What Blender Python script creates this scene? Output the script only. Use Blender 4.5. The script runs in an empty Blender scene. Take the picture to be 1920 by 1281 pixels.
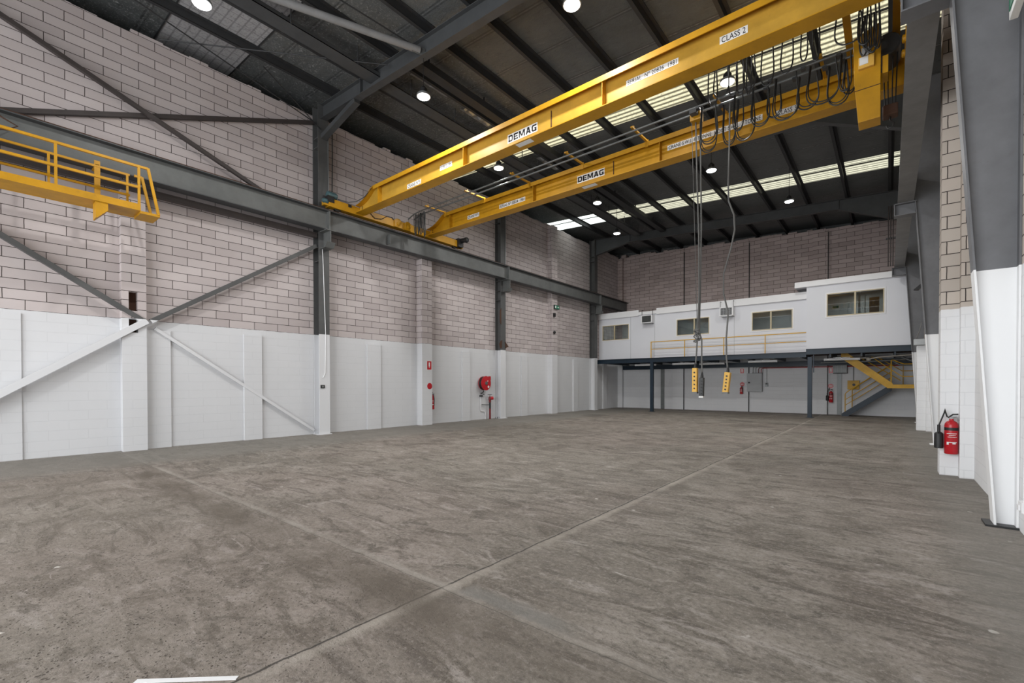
import bpy, bmesh, math, random
from mathutils import Vector, Matrix

R_ = random.Random(7)
C = bpy.context.scene.collection
scene = bpy.context.scene

# ------------------------------------------------------------------ camera
YAW, PITCH, ROLL = 0.6889, -0.0110, -0.0014
F_PX, SHIFT_PX, CAM_H = 856.6164, 89.5369, 1.4661
cd = bpy.data.cameras.new('camera')
cam = bpy.data.objects.new('camera', cd)
C.objects.link(cam)
r0 = Vector((math.cos(YAW), math.sin(YAW), 0))
f0 = Vector((-math.sin(YAW), math.cos(YAW), 0))
u0 = Vector((0, 0, 1))
fw = f0 * math.cos(PITCH) + u0 * math.sin(PITCH)
up = -f0 * math.sin(PITCH) + u0 * math.cos(PITCH)
rt = r0 * math.cos(ROLL) + up * math.sin(ROLL)
up2 = -r0 * math.sin(ROLL) + up * math.cos(ROLL)
cam.matrix_world = Matrix(((rt.x, up2.x, -fw.x, 0), (rt.y, up2.y, -fw.y, 0), (rt.z, up2.z, -fw.z, CAM_H), (0, 0, 0, 1)))
cd.sensor_fit = 'HORIZONTAL'
cd.sensor_width = 36.0
cd.lens = F_PX / 1920 * 36.0
cd.shift_y = SHIFT_PX / 1920
cd.clip_start = 0.05
cd.clip_end = 200
scene.camera = cam

# ------------------------------------------------------------------ world, lights, exposure
scene.view_settings.view_transform = 'Standard'
scene.view_settings.look = 'None'
scene.view_settings.gamma = 1.0
scene.view_settings.exposure = 0.0
scene.view_settings.use_curve_mapping = False
w = bpy.data.worlds.new('world')
scene.world = w
w.use_nodes = True
bg = w.node_tree.nodes['Background']
bg.inputs[0].default_value = (0.93, 0.97, 1.0, 1)
bg.inputs[1].default_value = 2.6


def area_light(name, loc, rot, sx, sy, watts, color=(1, 1, 1), shape='RECTANGLE', spread=None):
    l = bpy.data.lights.new(name, 'AREA')
    l.shape = shape
    l.size = sx
    l.size_y = sy
    l.energy = watts
    l.color = color
    if spread:
        l.spread = spread
    o = bpy.data.objects.new(name, l)
    o.location = loc
    o.rotation_euler = rot
    C.objects.link(o)
    return o


# added fill lamp in an assumed door opening, unseen, tilted up to brighten the ceiling
area_light('door_fill', (-6.0, -5.7, 3.7), (math.radians(98), 0, 0), 12.5, 6.6, 980, (0.97, 0.98, 1.0))
LAMP_W = 124
LAMP_Z = 8.05
LAMPS = [(-4.28, 6.85, 'f'), (-8.25, 6.85, 'f'), (-9.2, 2.75, 'm'), (-9.2, 10.55, 'm'), (-2.75, 10.75, 'm'),
         (-4.25, 14.85, 'f'), (-8.2, 14.85, 'f'), (-2.8, 19.15, 'm'), (-9.2, 18.4, 'm')]


# ------------------------------------------------------------------ node helpers
def new_mat(name):
    m = bpy.data.materials.new(name)
    m.use_nodes = True
    return m, m.node_tree, m.node_tree.nodes['Principled BSDF']


def nd(nt, t, **kw):
    n = nt.nodes.new(t)
    for k, v in kw.items():
        if isinstance(k, str) and hasattr(n, k):
            setattr(n, k, v)
    return n


def lk(nt, a, b):
    nt.links.new(a, b)


def mathn(nt, op, a, b=None, clamp=False):
    n = nt.nodes.new('ShaderNodeMath')
    n.operation = op
    n.use_clamp = clamp
    for i, v in enumerate((a, b)):
        if v is None:
            continue
        if hasattr(v, 'is_linked'):
            nt.links.new(v, n.inputs[i])
        else:
            n.inputs[i].default_value = v
    return n.outputs[0]


def mixc(nt, fac, a, b, mode='MIX'):
    n = nt.nodes.new('ShaderNodeMix')
    n.data_type = 'RGBA'
    n.blend_type = mode
    for s, v in ((n.inputs[0], fac), (n.inputs[6], a), (n.inputs[7], b)):
        if hasattr(v, 'is_linked'):
            nt.links.new(v, s)
        elif isinstance(v, (int, float)):
            s.default_value = v
        else:
            s.default_value = (*v, 1) if len(v) == 3 else v
    return n.outputs[2]


def noise(nt, vec, scale, detail=3, rough=0.5, dist=0.0):
    n = nt.nodes.new('ShaderNodeTexNoise')
    n.inputs['Scale'].default_value = scale
    n.inputs['Detail'].default_value = detail
    n.inputs['Roughness'].default_value = rough
    n.inputs['Distortion'].default_value = dist
    if vec is not None:
        nt.links.new(vec, n.inputs['Vector'])
    return n.outputs['Fac']


def ramp(nt, fac, stops):
    n = nt.nodes.new('ShaderNodeValToRGB')
    e = n.color_ramp.elements
    while len(e) < len(stops):
        e.new(0.5)
    for i, (p, c) in enumerate(stops):
        e[i].position = p
        e[i].color = (*c, 1) if len(c) == 3 else (c[0], c[0], c[0], 1)
    nt.links.new(fac, n.inputs[0])
    return n.outputs[0]


def maprange(nt, v, a, b, c=0.0, d=1.0):
    n = nt.nodes.new('ShaderNodeMapRange')
    n.inputs[1].default_value = a
    n.inputs[2].default_value = b
    n.inputs[3].default_value = c
    n.inputs[4].default_value = d
    nt.links.new(v, n.inputs[0])
    return n.outputs[0]


def bump(nt, h, strength, dist, bsdf):
    n = nt.nodes.new('ShaderNodeBump')
    n.inputs['Strength'].default_value = strength
    n.inputs['Distance'].default_value = dist
    nt.links.new(h, n.inputs['Height'])
    nt.links.new(n.outputs[0], bsdf.inputs['Normal'])


def geo_pos(nt):
    return nt.nodes.new('ShaderNodeNewGeometry').outputs['Position']


def sepxyz(nt, v):
    n = nt.nodes.new('ShaderNodeSeparateXYZ')
    nt.links.new(v, n.inputs[0])
    return n.outputs


def comb(nt, x, y, z=0.0):
    n = nt.nodes.new('ShaderNodeCombineXYZ')
    for i, v in enumerate((x, y, z)):
        if hasattr(v, 'is_linked'):
            nt.links.new(v, n.inputs[i])
        else:
            n.inputs[i].default_value = v
    return n.outputs[0]


def plain(name, col, rough=0.6, metal=0.0, var=0.12, vscale=3.0, bumpy=0.0):
    m, nt, b = new_mat(name)
    tc = nt.nodes.new('ShaderNodeTexCoord').outputs['Object']
    f = noise(nt, tc, vscale, 4, 0.6)
    lo = tuple(max(0, c * (1 - var)) for c in col)
    hi = tuple(min(1, c * (1 + var)) for c in col)
    lk(nt, ramp(nt, f, [(0.3, lo), (0.7, hi)]), b.inputs['Base Color'])
    b.inputs['Roughness'].default_value = rough
    b.inputs['Metallic'].default_value = metal
    if bumpy:
        bump(nt, noise(nt, tc, vscale * 12, 3), bumpy, 0.005, b)
    return m


def block_mat(name, paint_z, jphase, dark=(0.060, 0.050, 0.046), c1=(0.53, 0.478, 0.470), c2=(0.43, 0.382, 0.376), top_noise=True, white=(0.72, 0.725, 0.74)):
    """concrete block wall, raw above paint_z and painted white below"""
    m, nt, b = new_mat(name)
    p = geo_pos(nt)
    x, y, z = sepxyz(nt, p)
    u = mathn(nt, 'ADD', mathn(nt, 'ADD', x, y), jphase)
    vv = mathn(nt, 'ADD', z, 0.07)          # course lines land on the paint line
    vec = comb(nt, u, vv)
    # small wobble so that the joints are not ruled
    wob = noise(nt, p, 5.0, 3)
    vec2 = nt.nodes.new('ShaderNodeVectorMath')
    vec2.operation = 'ADD'
    lk(nt, vec, vec2.inputs[0])
    wv = mathn(nt, 'MULTIPLY', mathn(nt, 'SUBTRACT', wob, 0.5), 0.012)
    lk(nt, comb(nt, wv, wv), vec2.inputs[1])
    br = nt.nodes.new('ShaderNodeTexBrick')
    br.inputs['Scale'].default_value = 1.0
    br.inputs['Brick Width'].default_value = 0.6
    br.inputs['Row Height'].default_value = 0.2
    br.inputs['Mortar Size'].default_value = 0.0065
    br.inputs['Mortar Smooth'].default_value = 0.15
    br.inputs['Bias'].default_value = 0.0
    br.inputs['Color1'].default_value = (*c1, 1)
    br.inputs['Color2'].default_value = (*c2, 1)
    br.inputs['Mortar'].default_value = (*dark, 1)
    br.offset = 0.5
    lk(nt, vec2.outputs[0], br.inputs['Vector'])
    col = br.outputs['Color']
    # stains and chips
    big = noise(nt, p, 0.9, 4, 0.6)
    col = mixc(nt, maprange(nt, big, 0.35, 0.7, 0.0, 0.45), col, mixc(nt, 1.0, col, (0.86, 0.83, 0.82), 'MULTIPLY'))
    fine = noise(nt, p, 26, 5, 0.7)
    col = mixc(nt, maprange(nt, fine, 0.66, 0.80, 0, 0.45), col, (0.23, 0.20, 0.19))
    chip = noise(nt, p, 7.0, 5, 0.75)
    col = mixc(nt, maprange(nt, chip, 0.71, 0.76, 0, 0.7), col, (0.12, 0.10, 0.09))
    # paint
    edge = mathn(nt, 'ADD', z, mathn(nt, 'MULTIPLY', mathn(nt, 'SUBTRACT', noise(nt, p, 9, 3), 0.5), 0.02))
    above = mathn(nt, 'GREATER_THAN', edge, paint_z)
    pn = noise(nt, p, 1.3, 4)
    pc = mixc(nt, pn, tuple(c * 0.95 for c in white), tuple(c * 1.04 for c in white))
    pc = mixc(nt, mathn(nt, 'MULTIPLY', br.outputs['Fac'], 0.22), pc, (0.50, 0.51, 0.53))
    low = maprange(nt, mathn(nt, 'ADD', z, mathn(nt, 'MULTIPLY', pn, 0.06)), 0.045, 0.02, 0, 0.6)
    pc = mixc(nt, low, pc, (0.28, 0.26, 0.24))
    lk(nt, mixc(nt, above, pc, col), b.inputs['Base Color'])
    b.inputs['Roughness'].default_value = 0.8
    lk(nt, maprange(nt, above, 0, 1, 0.62, 0.95), b.inputs['Roughness'])
    b.inputs['Specular IOR Level'].default_value = 0.25
    h = mathn(nt, 'SUBTRACT', mathn(nt, 'MULTIPLY', fine, 0.35), br.outputs['Fac'])
    hh = mathn(nt, 'MULTIPLY', h, maprange(nt, above, 0, 1, 0.3, 1.0))
    bump(nt, hh, 0.6, 0.006, b)
    return m


def steel_mat(name, col, paint_z=None, white=(0.72, 0.725, 0.74), rough=0.5, rust=0.0):
    m, nt, b = new_mat(name)
    p = geo_pos(nt)
    f = noise(nt, p, 2.2, 5, 0.65)
    c = ramp(nt, f, [(0.25, tuple(v * 0.80 for v in col)), (0.75, tuple(v * 1.18 for v in col))])
    if rust:
        c = mixc(nt, maprange(nt, noise(nt, p, 9, 5, 0.7), 0.60, 0.72, 0, rust), c, (0.09, 0.055, 0.035))
    if paint_z:
        z = sepxyz(nt, p)[2]
        c = mixc(nt, mathn(nt, 'GREATER_THAN', z, paint_z), white, c)
    lk(nt, c, b.inputs['Base Color'])
    b.inputs['Roughness'].default_value = rough
    b.inputs['Specular IOR Level'].default_value = 0.35
    return m


M = {}
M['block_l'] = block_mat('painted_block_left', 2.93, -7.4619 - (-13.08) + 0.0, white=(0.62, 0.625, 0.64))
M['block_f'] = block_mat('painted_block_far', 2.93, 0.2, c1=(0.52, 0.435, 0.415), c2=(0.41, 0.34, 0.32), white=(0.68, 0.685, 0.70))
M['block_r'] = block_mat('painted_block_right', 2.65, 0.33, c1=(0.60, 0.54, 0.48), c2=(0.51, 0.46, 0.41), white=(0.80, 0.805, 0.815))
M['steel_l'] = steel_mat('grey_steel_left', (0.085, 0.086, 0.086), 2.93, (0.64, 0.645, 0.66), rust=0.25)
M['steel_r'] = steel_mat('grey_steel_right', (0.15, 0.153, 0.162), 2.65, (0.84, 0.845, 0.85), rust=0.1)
M['steel'] = steel_mat('grey_steel', (0.115, 0.120, 0.117), rust=0.25)
M['steel_dark'] = steel_mat('dark_grey_steel', (0.060, 0.063, 0.066), rust=0.2)
M['purlin'] = steel_mat('dark_purlin_steel', (0.030, 0.031, 0.033), rust=0.2, rough=0.6)
M['yellow'] = steel_mat('crane_yellow', (0.49, 0.245, 0.009), rust=0.18, rough=0.45)
M['yellow_pale'] = steel_mat('crane_yellow_pale', (0.48, 0.275, 0.035), rust=0.12, rough=0.45)
M['yellow_rail'] = steel_mat('rail_yellow', (0.58, 0.33, 0.025), rust=0.06, rough=0.45)
M['navy'] = steel_mat('navy_steel', (0.011, 0.024, 0.040), rust=0.1, rough=0.4)
M['rust'] = steel_mat('rusty_steel', (0.07, 0.035, 0.022), rust=0.6, rough=0.8)
M['black'] = plain('black_rubber', (0.012, 0.012, 0.013), 0.5)
M['cable'] = plain('black_cable', (0.014, 0.015, 0.015), 0.45)
M['cable_grey'] = plain('grey_cable', (0.13, 0.13, 0.125), 0.5)
M['galv'] = plain('galvanised_steel', (0.30, 0.31, 0.31), 0.4, 0.6)
M['pipe_grey'] = plain('grey_pipe', (0.17, 0.18, 0.18), 0.4, 0.3)
M['pipe_cream'] = plain('cream_pipe', (0.42, 0.39, 0.34), 0.5)
M['red'] = plain('fire_red', (0.46, 0.012, 0.020), 0.3)
M['darkred'] = plain('dark_red_pipe', (0.16, 0.015, 0.018), 0.45)
M['white'] = plain('white_panel', (0.70, 0.71, 0.75), 0.55, var=0.02, vscale=0.6)
M['white_trim'] = plain('white_trim', (0.80, 0.80, 0.81), 0.5, var=0.02)
M['sign_white'] = plain('sign_white', (0.78, 0.78, 0.76), 0.5, var=0.02)
M['sign_green'] = plain('sign_green', (0.02, 0.18, 0.10), 0.5)
M['beige_frame'] = plain('beige_aluminium', (0.50, 0.42, 0.27), 0.4)
M['teal'] = plain('teal_motor_paint', (0.05, 0.10, 0.11), 0.45)
M['grey_box'] = plain('grey_cabinet_paint', (0.40, 0.41, 0.42), 0.5, var=0.04)
M['timber'] = plain('brown_timber', (0.26, 0.13, 0.06), 0.6)
M['office_in'] = plain('office_interior_grey', (0.45, 0.46, 0.45), 0.8)
M['brace_dark'] = steel_mat('brown_black_steel', (0.055, 0.046, 0.044), rust=0.3)
M['tube'] = steel_mat('pale_tube_steel', (0.20, 0.20, 0.20), rust=0.1)
M['sheet_trim'] = steel_mat('yellow_pendant_paint', (0.72, 0.42, 0.08), rust=0.3)


def floor_mat():
    m, nt, b = new_mat('worn_concrete')
    p = geo_pos(nt)
    x, y, z = sepxyz(nt, p)

    def stretched(rot, sx, sy, scale, detail, rough, dist):
        mp = nt.nodes.new('ShaderNodeMapping')
        mp.inputs['Rotation'].default_value = (0, 0, math.radians(rot))
        mp.inputs['Scale'].default_value = (sx, sy, 1)
        lk(nt, p, mp.inputs['Vector'])
        return noise(nt, mp.outputs[0], scale, detail, rough, dist)
    n1 = noise(nt, p, 0.30, 6, 0.62, 0.8)
    c = ramp(nt, n1, [(0.28, (0.170, 0.150, 0.127)), (0.50, (0.225, 0.204, 0.178)), (0.72, (0.275, 0.248, 0.222))])
    # cloudy wear at half-metre scale
    n2 = noise(nt, p, 1.4, 6, 0.68, 0.6)
    c = mixc(nt, maprange(nt, n2, 0.48, 0.38, 0, 0.70), c, (0.125, 0.108, 0.090))
    c = mixc(nt, maprange(nt, n2, 0.53, 0.64, 0, 0.60), c, (0.33, 0.300, 0.272))
    # swept tyre streaks
    st = stretched(34, 0.60, 1.9, 1.2, 8, 0.70, 2.6)
    c = mixc(nt, maprange(nt, st, 0.52, 0.61, 0, 0.75), c, (0.095, 0.081, 0.067))
    st2 = stretched(-24, 0.7, 2.1, 1.3, 8, 0.72, 2.8)
    c = mixc(nt, maprange(nt, st2, 0.54, 0.64, 0, 0.65), c, (0.38, 0.352, 0.330))
    c = mixc(nt, maprange(nt, st2, 0.46, 0.38, 0, 0.5), c, (0.115, 0.102, 0.092))
    # scuffed pale scrapes
    sc = stretched(-28, 0.8, 4.0, 2.3, 7, 0.72, 0.8)
    c = mixc(nt, maprange(nt, sc, 0.64, 0.70, 0, 0.8), c, (0.52, 0.49, 0.475))
    # dark ragged smudges
    sm = stretched(40, 0.8, 1.5, 3.0, 7, 0.78, 0.8)
    c = mixc(nt, maprange(nt, sm, 0.565, 0.64, 0, 0.75), c, (0.085, 0.076, 0.064))
    # warm grey / purple grey areas
    c = mixc(nt, maprange(nt, noise(nt, p, 0.22, 2), 0.45, 0.6, 0, 0.7), c, mixc(nt, 1.0, c, (0.99, 0.94, 0.95), 'MULTIPLY'))
    # grit
    g = noise(nt, p, 26, 4, 0.78)
    c = mixc(nt, maprange(nt, g, 0.52, 0.64, 0, 0.55), c, (0.085, 0.074, 0.064))
    c = mixc(nt, maprange(nt, g, 0.46, 0.36, 0, 0.40), c, (0.40, 0.37, 0.34))
    g2 = noise(nt, p, 70, 3, 0.8)
    c = mixc(nt, maprange(nt, g2, 0.56, 0.66, 0, 0.35), c, (0.40, 0.37, 0.34))
    near = maprange(nt, mathn(nt, 'ADD', y, mathn(nt, 'MULTIPLY', n1, 1.0)), 3.3, 1.7, 0, 1)
    nearL = mathn(nt, 'MULTIPLY', near, maprange(nt, x, -1.6, -3.2, 0.25, 1))
    c = mixc(nt, mathn(nt, 'MULTIPLY', nearL, 0.30), c, (0.165, 0.140, 0.115))
    vo = nt.nodes.new('ShaderNodeTexVoronoi')
    vo.inputs['Scale'].default_value = 36
    vo.inputs['Randomness'].default_value = 1.0
    wv = nt.nodes.new('ShaderNodeVectorMath')
    wv.operation = 'ADD'
    lk(nt, p, wv.inputs[0])
    wn = nt.nodes.new('ShaderNodeTexNoise')
    wn.inputs['Scale'].default_value = 30
    lk(nt, p, wn.inputs['Vector'])
    sv = nt.nodes.new('ShaderNodeVectorMath')
    sv.operation = 'SCALE'
    sv.inputs['Scale'].default_value = 0.03
    lk(nt, wn.outputs['Color'], sv.inputs[0])
    lk(nt, sv.outputs[0], wv.inputs[1])
    lk(nt, wv.outputs[0], vo.inputs['Vector'])
    pits = maprange(nt, mathn(nt, 'ADD', vo.outputs['Distance'], mathn(nt, 'MULTIPLY', noise(nt, p, 5, 3), 0.6)), 0.56, 0.40, 0, 0.80)
    c = mixc(nt, mathn(nt, 'MULTIPLY', pits, nearL), c, (0.062, 0.050, 0.042))
    # specks of white paint, irregular
    vo2 = nt.nodes.new('ShaderNodeTexVoronoi')
    vo2.inputs['Scale'].default_value = 1.5
    lk(nt, wv.outputs[0], vo2.inputs['Vector'])
    spk = mathn(nt, 'ADD', vo2.outputs['Distance'], mathn(nt, 'MULTIPLY', noise(nt, p, 40, 2), 0.05))
    c = mixc(nt, maprange(nt, spk, 0.062, 0.052, 0, 0.85), c, (0.62, 0.60, 0.57))
    # saw-cut joints with dusty margins
    wob = mathn(nt, 'MULTIPLY', mathn(nt, 'SUBTRACT', noise(nt, p, 3.0, 5, 0.7), 0.5), 0.06)
    fade = noise(nt, p, 0.9, 4, 0.6)
    rag = mathn(nt, 'MULTIPLY', mathn(nt, 'SUBTRACT', noise(nt, p, 11, 4, 0.7), 0.5), 0.12)

    def joint(coord, pos, off, width, pale, pfac, dark_w=0.012, dfac=0.85):
        nonlocal c
        d = mathn(nt, 'ADD', mathn(nt, 'SUBTRACT', coord, pos), wob)
        dd = mathn(nt, 'ADD', mathn(nt, 'ABSOLUTE', mathn(nt, 'SUBTRACT', d, off)), mathn(nt, 'MULTIPLY', rag, width * 8))
        mk = maprange(nt, dd, width, width * 0.15, 0, pfac)
        mk = mathn(nt, 'MULTIPLY', mk, maprange(nt, fade, 0.38, 0.60, 0.15, 1.0))
        c = mixc(nt, mk, c, pale)
        d1 = mathn(nt, 'ABSOLUTE', d)
        c = mixc(nt, maprange(nt, d1, dark_w, dark_w * 0.4, 0, dfac), c, (0.045, 0.040, 0.036))
    joint(x, -2.48, 0.04, 0.085, (0.38, 0.35, 0.31), 0.85, 0.012, 0.9)
    joint(y, 2.2, -0.26, 0.34, (0.115, 0.096, 0.078), 0.75, 0.004, 0.1)
    joint(y, 2.2, 0.04, 0.06, (0.35, 0.325, 0.295), 0.7, 0.006, 0.45)
    joint(x, -10.45, 0.0, 0.03, (0.12, 0.11, 0.10), 0.3, 0.012, 0.8)
    joint(y, 10.6, 0.0, 0.05, (0.22, 0.21, 0.19), 0.2, 0.004, 0.3)
    # smoother troweled patch beside the crossing of the joints
    px_ = mathn(nt, 'MULTIPLY', maprange(nt, x, -2.36, -2.30, 0, 1), maprange(nt, mathn(nt, 'ADD', x, rag), -1.35, -1.6, 0, 1))
    py_ = mathn(nt, 'MULTIPLY', maprange(nt, mathn(nt, 'ADD', y, rag), 2.22, 2.26, 0, 1), maprange(nt, mathn(nt, 'ADD', y, rag), 2.42, 2.34, 0, 1))
    c = mixc(nt, mathn(nt, 'MULTIPLY', mathn(nt, 'MULTIPLY', px_, py_), 0.65), c, (0.205, 0.200, 0.188))
    # smoother grey margin next to the walls
    marg = mathn(nt, 'ADD', maprange(nt, mathn(nt, 'ADD', x, wob), -10.2, -11.0, 0, 0.65), maprange(nt, mathn(nt, 'ADD', x, mathn(nt, 'MULTIPLY', rag, 3.0)), 0.25, 0.6, 0, 0.55))
    c = mixc(nt, marg, c, (0.205, 0.198, 0.182))
    # dark oil stain patches at the far end
    oil = maprange(nt, noise(nt, comb(nt, mathn(nt, 'MULTIPLY', x, 0.5), y), 0.7, 4, 0.6), 0.56, 0.66, 0, 0.6)
    c = mixc(nt, mathn(nt, 'MULTIPLY', oil, maprange(nt, y, 12, 18, 0, 1)), c, (0.070, 0.064, 0.055))
    c = mixc(nt, 1.0, c, (1.0, 0.982, 0.955), 'MULTIPLY')
    lk(nt, c, b.inputs['Base Color'])
    lk(nt, maprange(nt, n1, 0.3, 0.7, 0.62, 0.85), b.inputs['Roughness'])
    b.inputs['Specular IOR Level'].default_value = 0.3
    h = mathn(nt, 'ADD', mathn(nt, 'MULTIPLY', g, 0.9), mathn(nt, 'MULTIPLY', pits, mathn(nt, 'MULTIPLY', nearL, -1.2)))
    bump(nt, h, 0.6, 0.010, b)
    return m


M['floor'] = floor_mat()
M['deck'] = plain('dark_red_deck_boards', (0.055, 0.022, 0.018), 0.7)


def ceiling_mat():
    m, nt, b = new_mat('dark_foil_sarking')
    p = geo_pos(nt)
    x, y, z = sepxyz(nt, p)
    n1 = noise(nt, p, 0.6, 5, 0.65)
    c = ramp(nt, n1, [(0.3, (0.062, 0.068, 0.069)), (0.7, (0.118, 0.126, 0.126))])
    # lap seams every 1.2 m across the shed
    sy = mathn(nt, 'ABSOLUTE', mathn(nt, 'SUBTRACT', mathn(nt, 'FRACT', mathn(nt, 'MULTIPLY', mathn(nt, 'ADD', y, 0.35), 1 / 1.25)), 0.5))
    dash = maprange(nt, noise(nt, p, 16, 2), 0.45, 0.52, 0.0, 1.0)
    seam = mathn(nt, 'MULTIPLY', mathn(nt, 'MULTIPLY', maprange(nt, sy, 0.010, 0.004, 0, 0.9), dash), maprange(nt, y, 9, 13, 0.25, 1.0))
    c = mixc(nt, seam, c, (0.34, 0.34, 0.33))
    sh = maprange(nt, mathn(nt, 'ABSOLUTE', mathn(nt, 'SUBTRACT', sy, 0.03)), 0.02, 0.008, 0, 0.5)
    c = mixc(nt, sh, c, (0.014, 0.014, 0.014))
    # crinkles all over, foil sheen painted as pale specks towards the left wall
    cr = noise(nt, p, 13, 6, 0.75, 1.5)
    cr2 = noise(nt, comb(nt, mathn(nt, 'MULTIPLY', x, 3.0), mathn(nt, 'MULTIPLY', y, 11.0), 0.0), 1.0, 6, 0.8, 1.0)
    c = mixc(nt, maprange(nt, cr2, 0.44, 0.34, 0, 0.6), c, (0.022, 0.023, 0.023))
    c = mixc(nt, maprange(nt, cr2, 0.56, 0.68, 0, 0.5), c, (0.17, 0.175, 0.175))
    foil = mathn(nt, 'MULTIPLY', maprange(nt, x, -7.0, -9.3, 0, 1), maprange(nt, cr, 0.54, 0.66, 0, 0.8))
    c = mixc(nt, foil, c, (0.42, 0.43, 0.43))
    lk(nt, c, b.inputs['Base Color'])
    b.inputs['Roughness'].default_value = 0.45
    b.inputs['Specular IOR Level'].default_value = 0.5
    bump(nt, cr, 0.5, 0.02, b)
    return m


M['ceiling'] = ceiling_mat()


def skylight_mat(name, tint, ribs=True, dirt=0.5):
    m, nt, b = new_mat(name)
    nt.nodes.remove(b)
    out = [n for n in nt.nodes if n.type == 'OUTPUT_MATERIAL'][0]
    p = geo_pos(nt)
    x, y, z = sepxyz(nt, p)
    rib = mathn(nt, 'ABSOLUTE', mathn(nt, 'SUBTRACT', mathn(nt, 'FRACT', mathn(nt, 'MULTIPLY', y, 1 / 0.19)), 0.5))
    k = maprange(nt, rib, 0.16, 0.44, 0.0, dirt)
    mesh = noise(nt, p, 14, 5, 0.8)
    k2 = maprange(nt, mesh, 0.5, 0.68, 0.0, dirt * 0.8)
    c = mixc(nt, k, tint, tuple(v * 0.22 for v in tint))
    c = mixc(nt, k2, c, tuple(v * 0.35 for v in tint))
    t = nt.nodes.new('ShaderNodeBsdfTranslucent')
    lk(nt, c, t.inputs[0])
    lk(nt, t.outputs[0], out.inputs[0])
    return m


M['sky_far'] = skylight_mat('fibreglass_skylight', (0.66, 0.64, 0.55), dirt=0.60)
M['sky_clean'] = skylight_mat('clean_fibreglass', (0.92, 0.94, 0.90), dirt=0.10)
M['sky_near'] = skylight_mat('dusty_fibreglass_skylight', (0.70, 0.66, 0.53), dirt=0.80)


def board_mat():
    m, nt, b = new_mat('grey_mesh_panel')
    p = geo_pos(nt)
    x, y, z = sepxyz(nt, p)
    gx = mathn(nt, 'ABSOLUTE', mathn(nt, 'SUBTRACT', mathn(nt, 'FRACT', mathn(nt, 'MULTIPLY', x, 1 / 0.3)), 0.5))
    gy = mathn(nt, 'ABSOLUTE', mathn(nt, 'SUBTRACT', mathn(nt, 'FRACT', mathn(nt, 'MULTIPLY', y, 1 / 0.19)), 0.5))
    g = mathn(nt, 'MAXIMUM', maprange(nt, gx, 0.05, 0.02, 0, 1), maprange(nt, gy, 0.12, 0.04, 0, 1))
    c = mixc(nt, mathn(nt, 'MULTIPLY', g, 0.55), (0.34, 0.34, 0.35), (0.10, 0.10, 0.105))
    c = mixc(nt, maprange(nt, noise(nt, p, 20, 4, 0.7), 0.5, 0.65, 0, 0.5), c, (0.08, 0.08, 0.082))
    lk(nt, c, b.inputs['Base Color'])
    b.inputs['Roughness'].default_value = 0.6
    return m


M['board'] = board_mat()


def emit_mat(name, col, s):
    m, nt, b = new_mat(name)
    b.inputs['Base Color'].default_value = (0.8, 0.8, 0.8, 1)
    b.inputs['Emission Color'].default_value = (*col, 1)
    b.inputs['Emission Strength'].default_value = s
    return m


M['lamp'] = emit_mat('lamp_diffuser', (1, 1, 1), 9.0)


def glass_mat():
    m, nt, b = new_mat('window_glass')
    nt.nodes.remove(b)
    out = [n for n in nt.nodes if n.type == 'OUTPUT_MATERIAL'][0]
    g = nt.nodes.new('ShaderNodeBsdfGlossy')
    g.inputs['Roughness'].default_value = 0.02
    t = nt.nodes.new('ShaderNodeBsdfTransparent')
    t.inputs[0].default_value = (0.62, 0.66, 0.66, 1)
    mx = nt.nodes.new('ShaderNodeMixShader')
    fr = nt.nodes.new('ShaderNodeFresnel')
    fr.inputs[0].default_value = 1.5
    lk(nt, mathn(nt, 'ADD', fr.outputs[0], 0.06), mx.inputs[0])
    lk(nt, t.outputs[0], mx.inputs[1])
    lk(nt, g.outputs[0], mx.inputs[2])
    lk(nt, mx.outputs[0], out.inputs[0])
    return m


M['glass'] = glass_mat()


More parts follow.
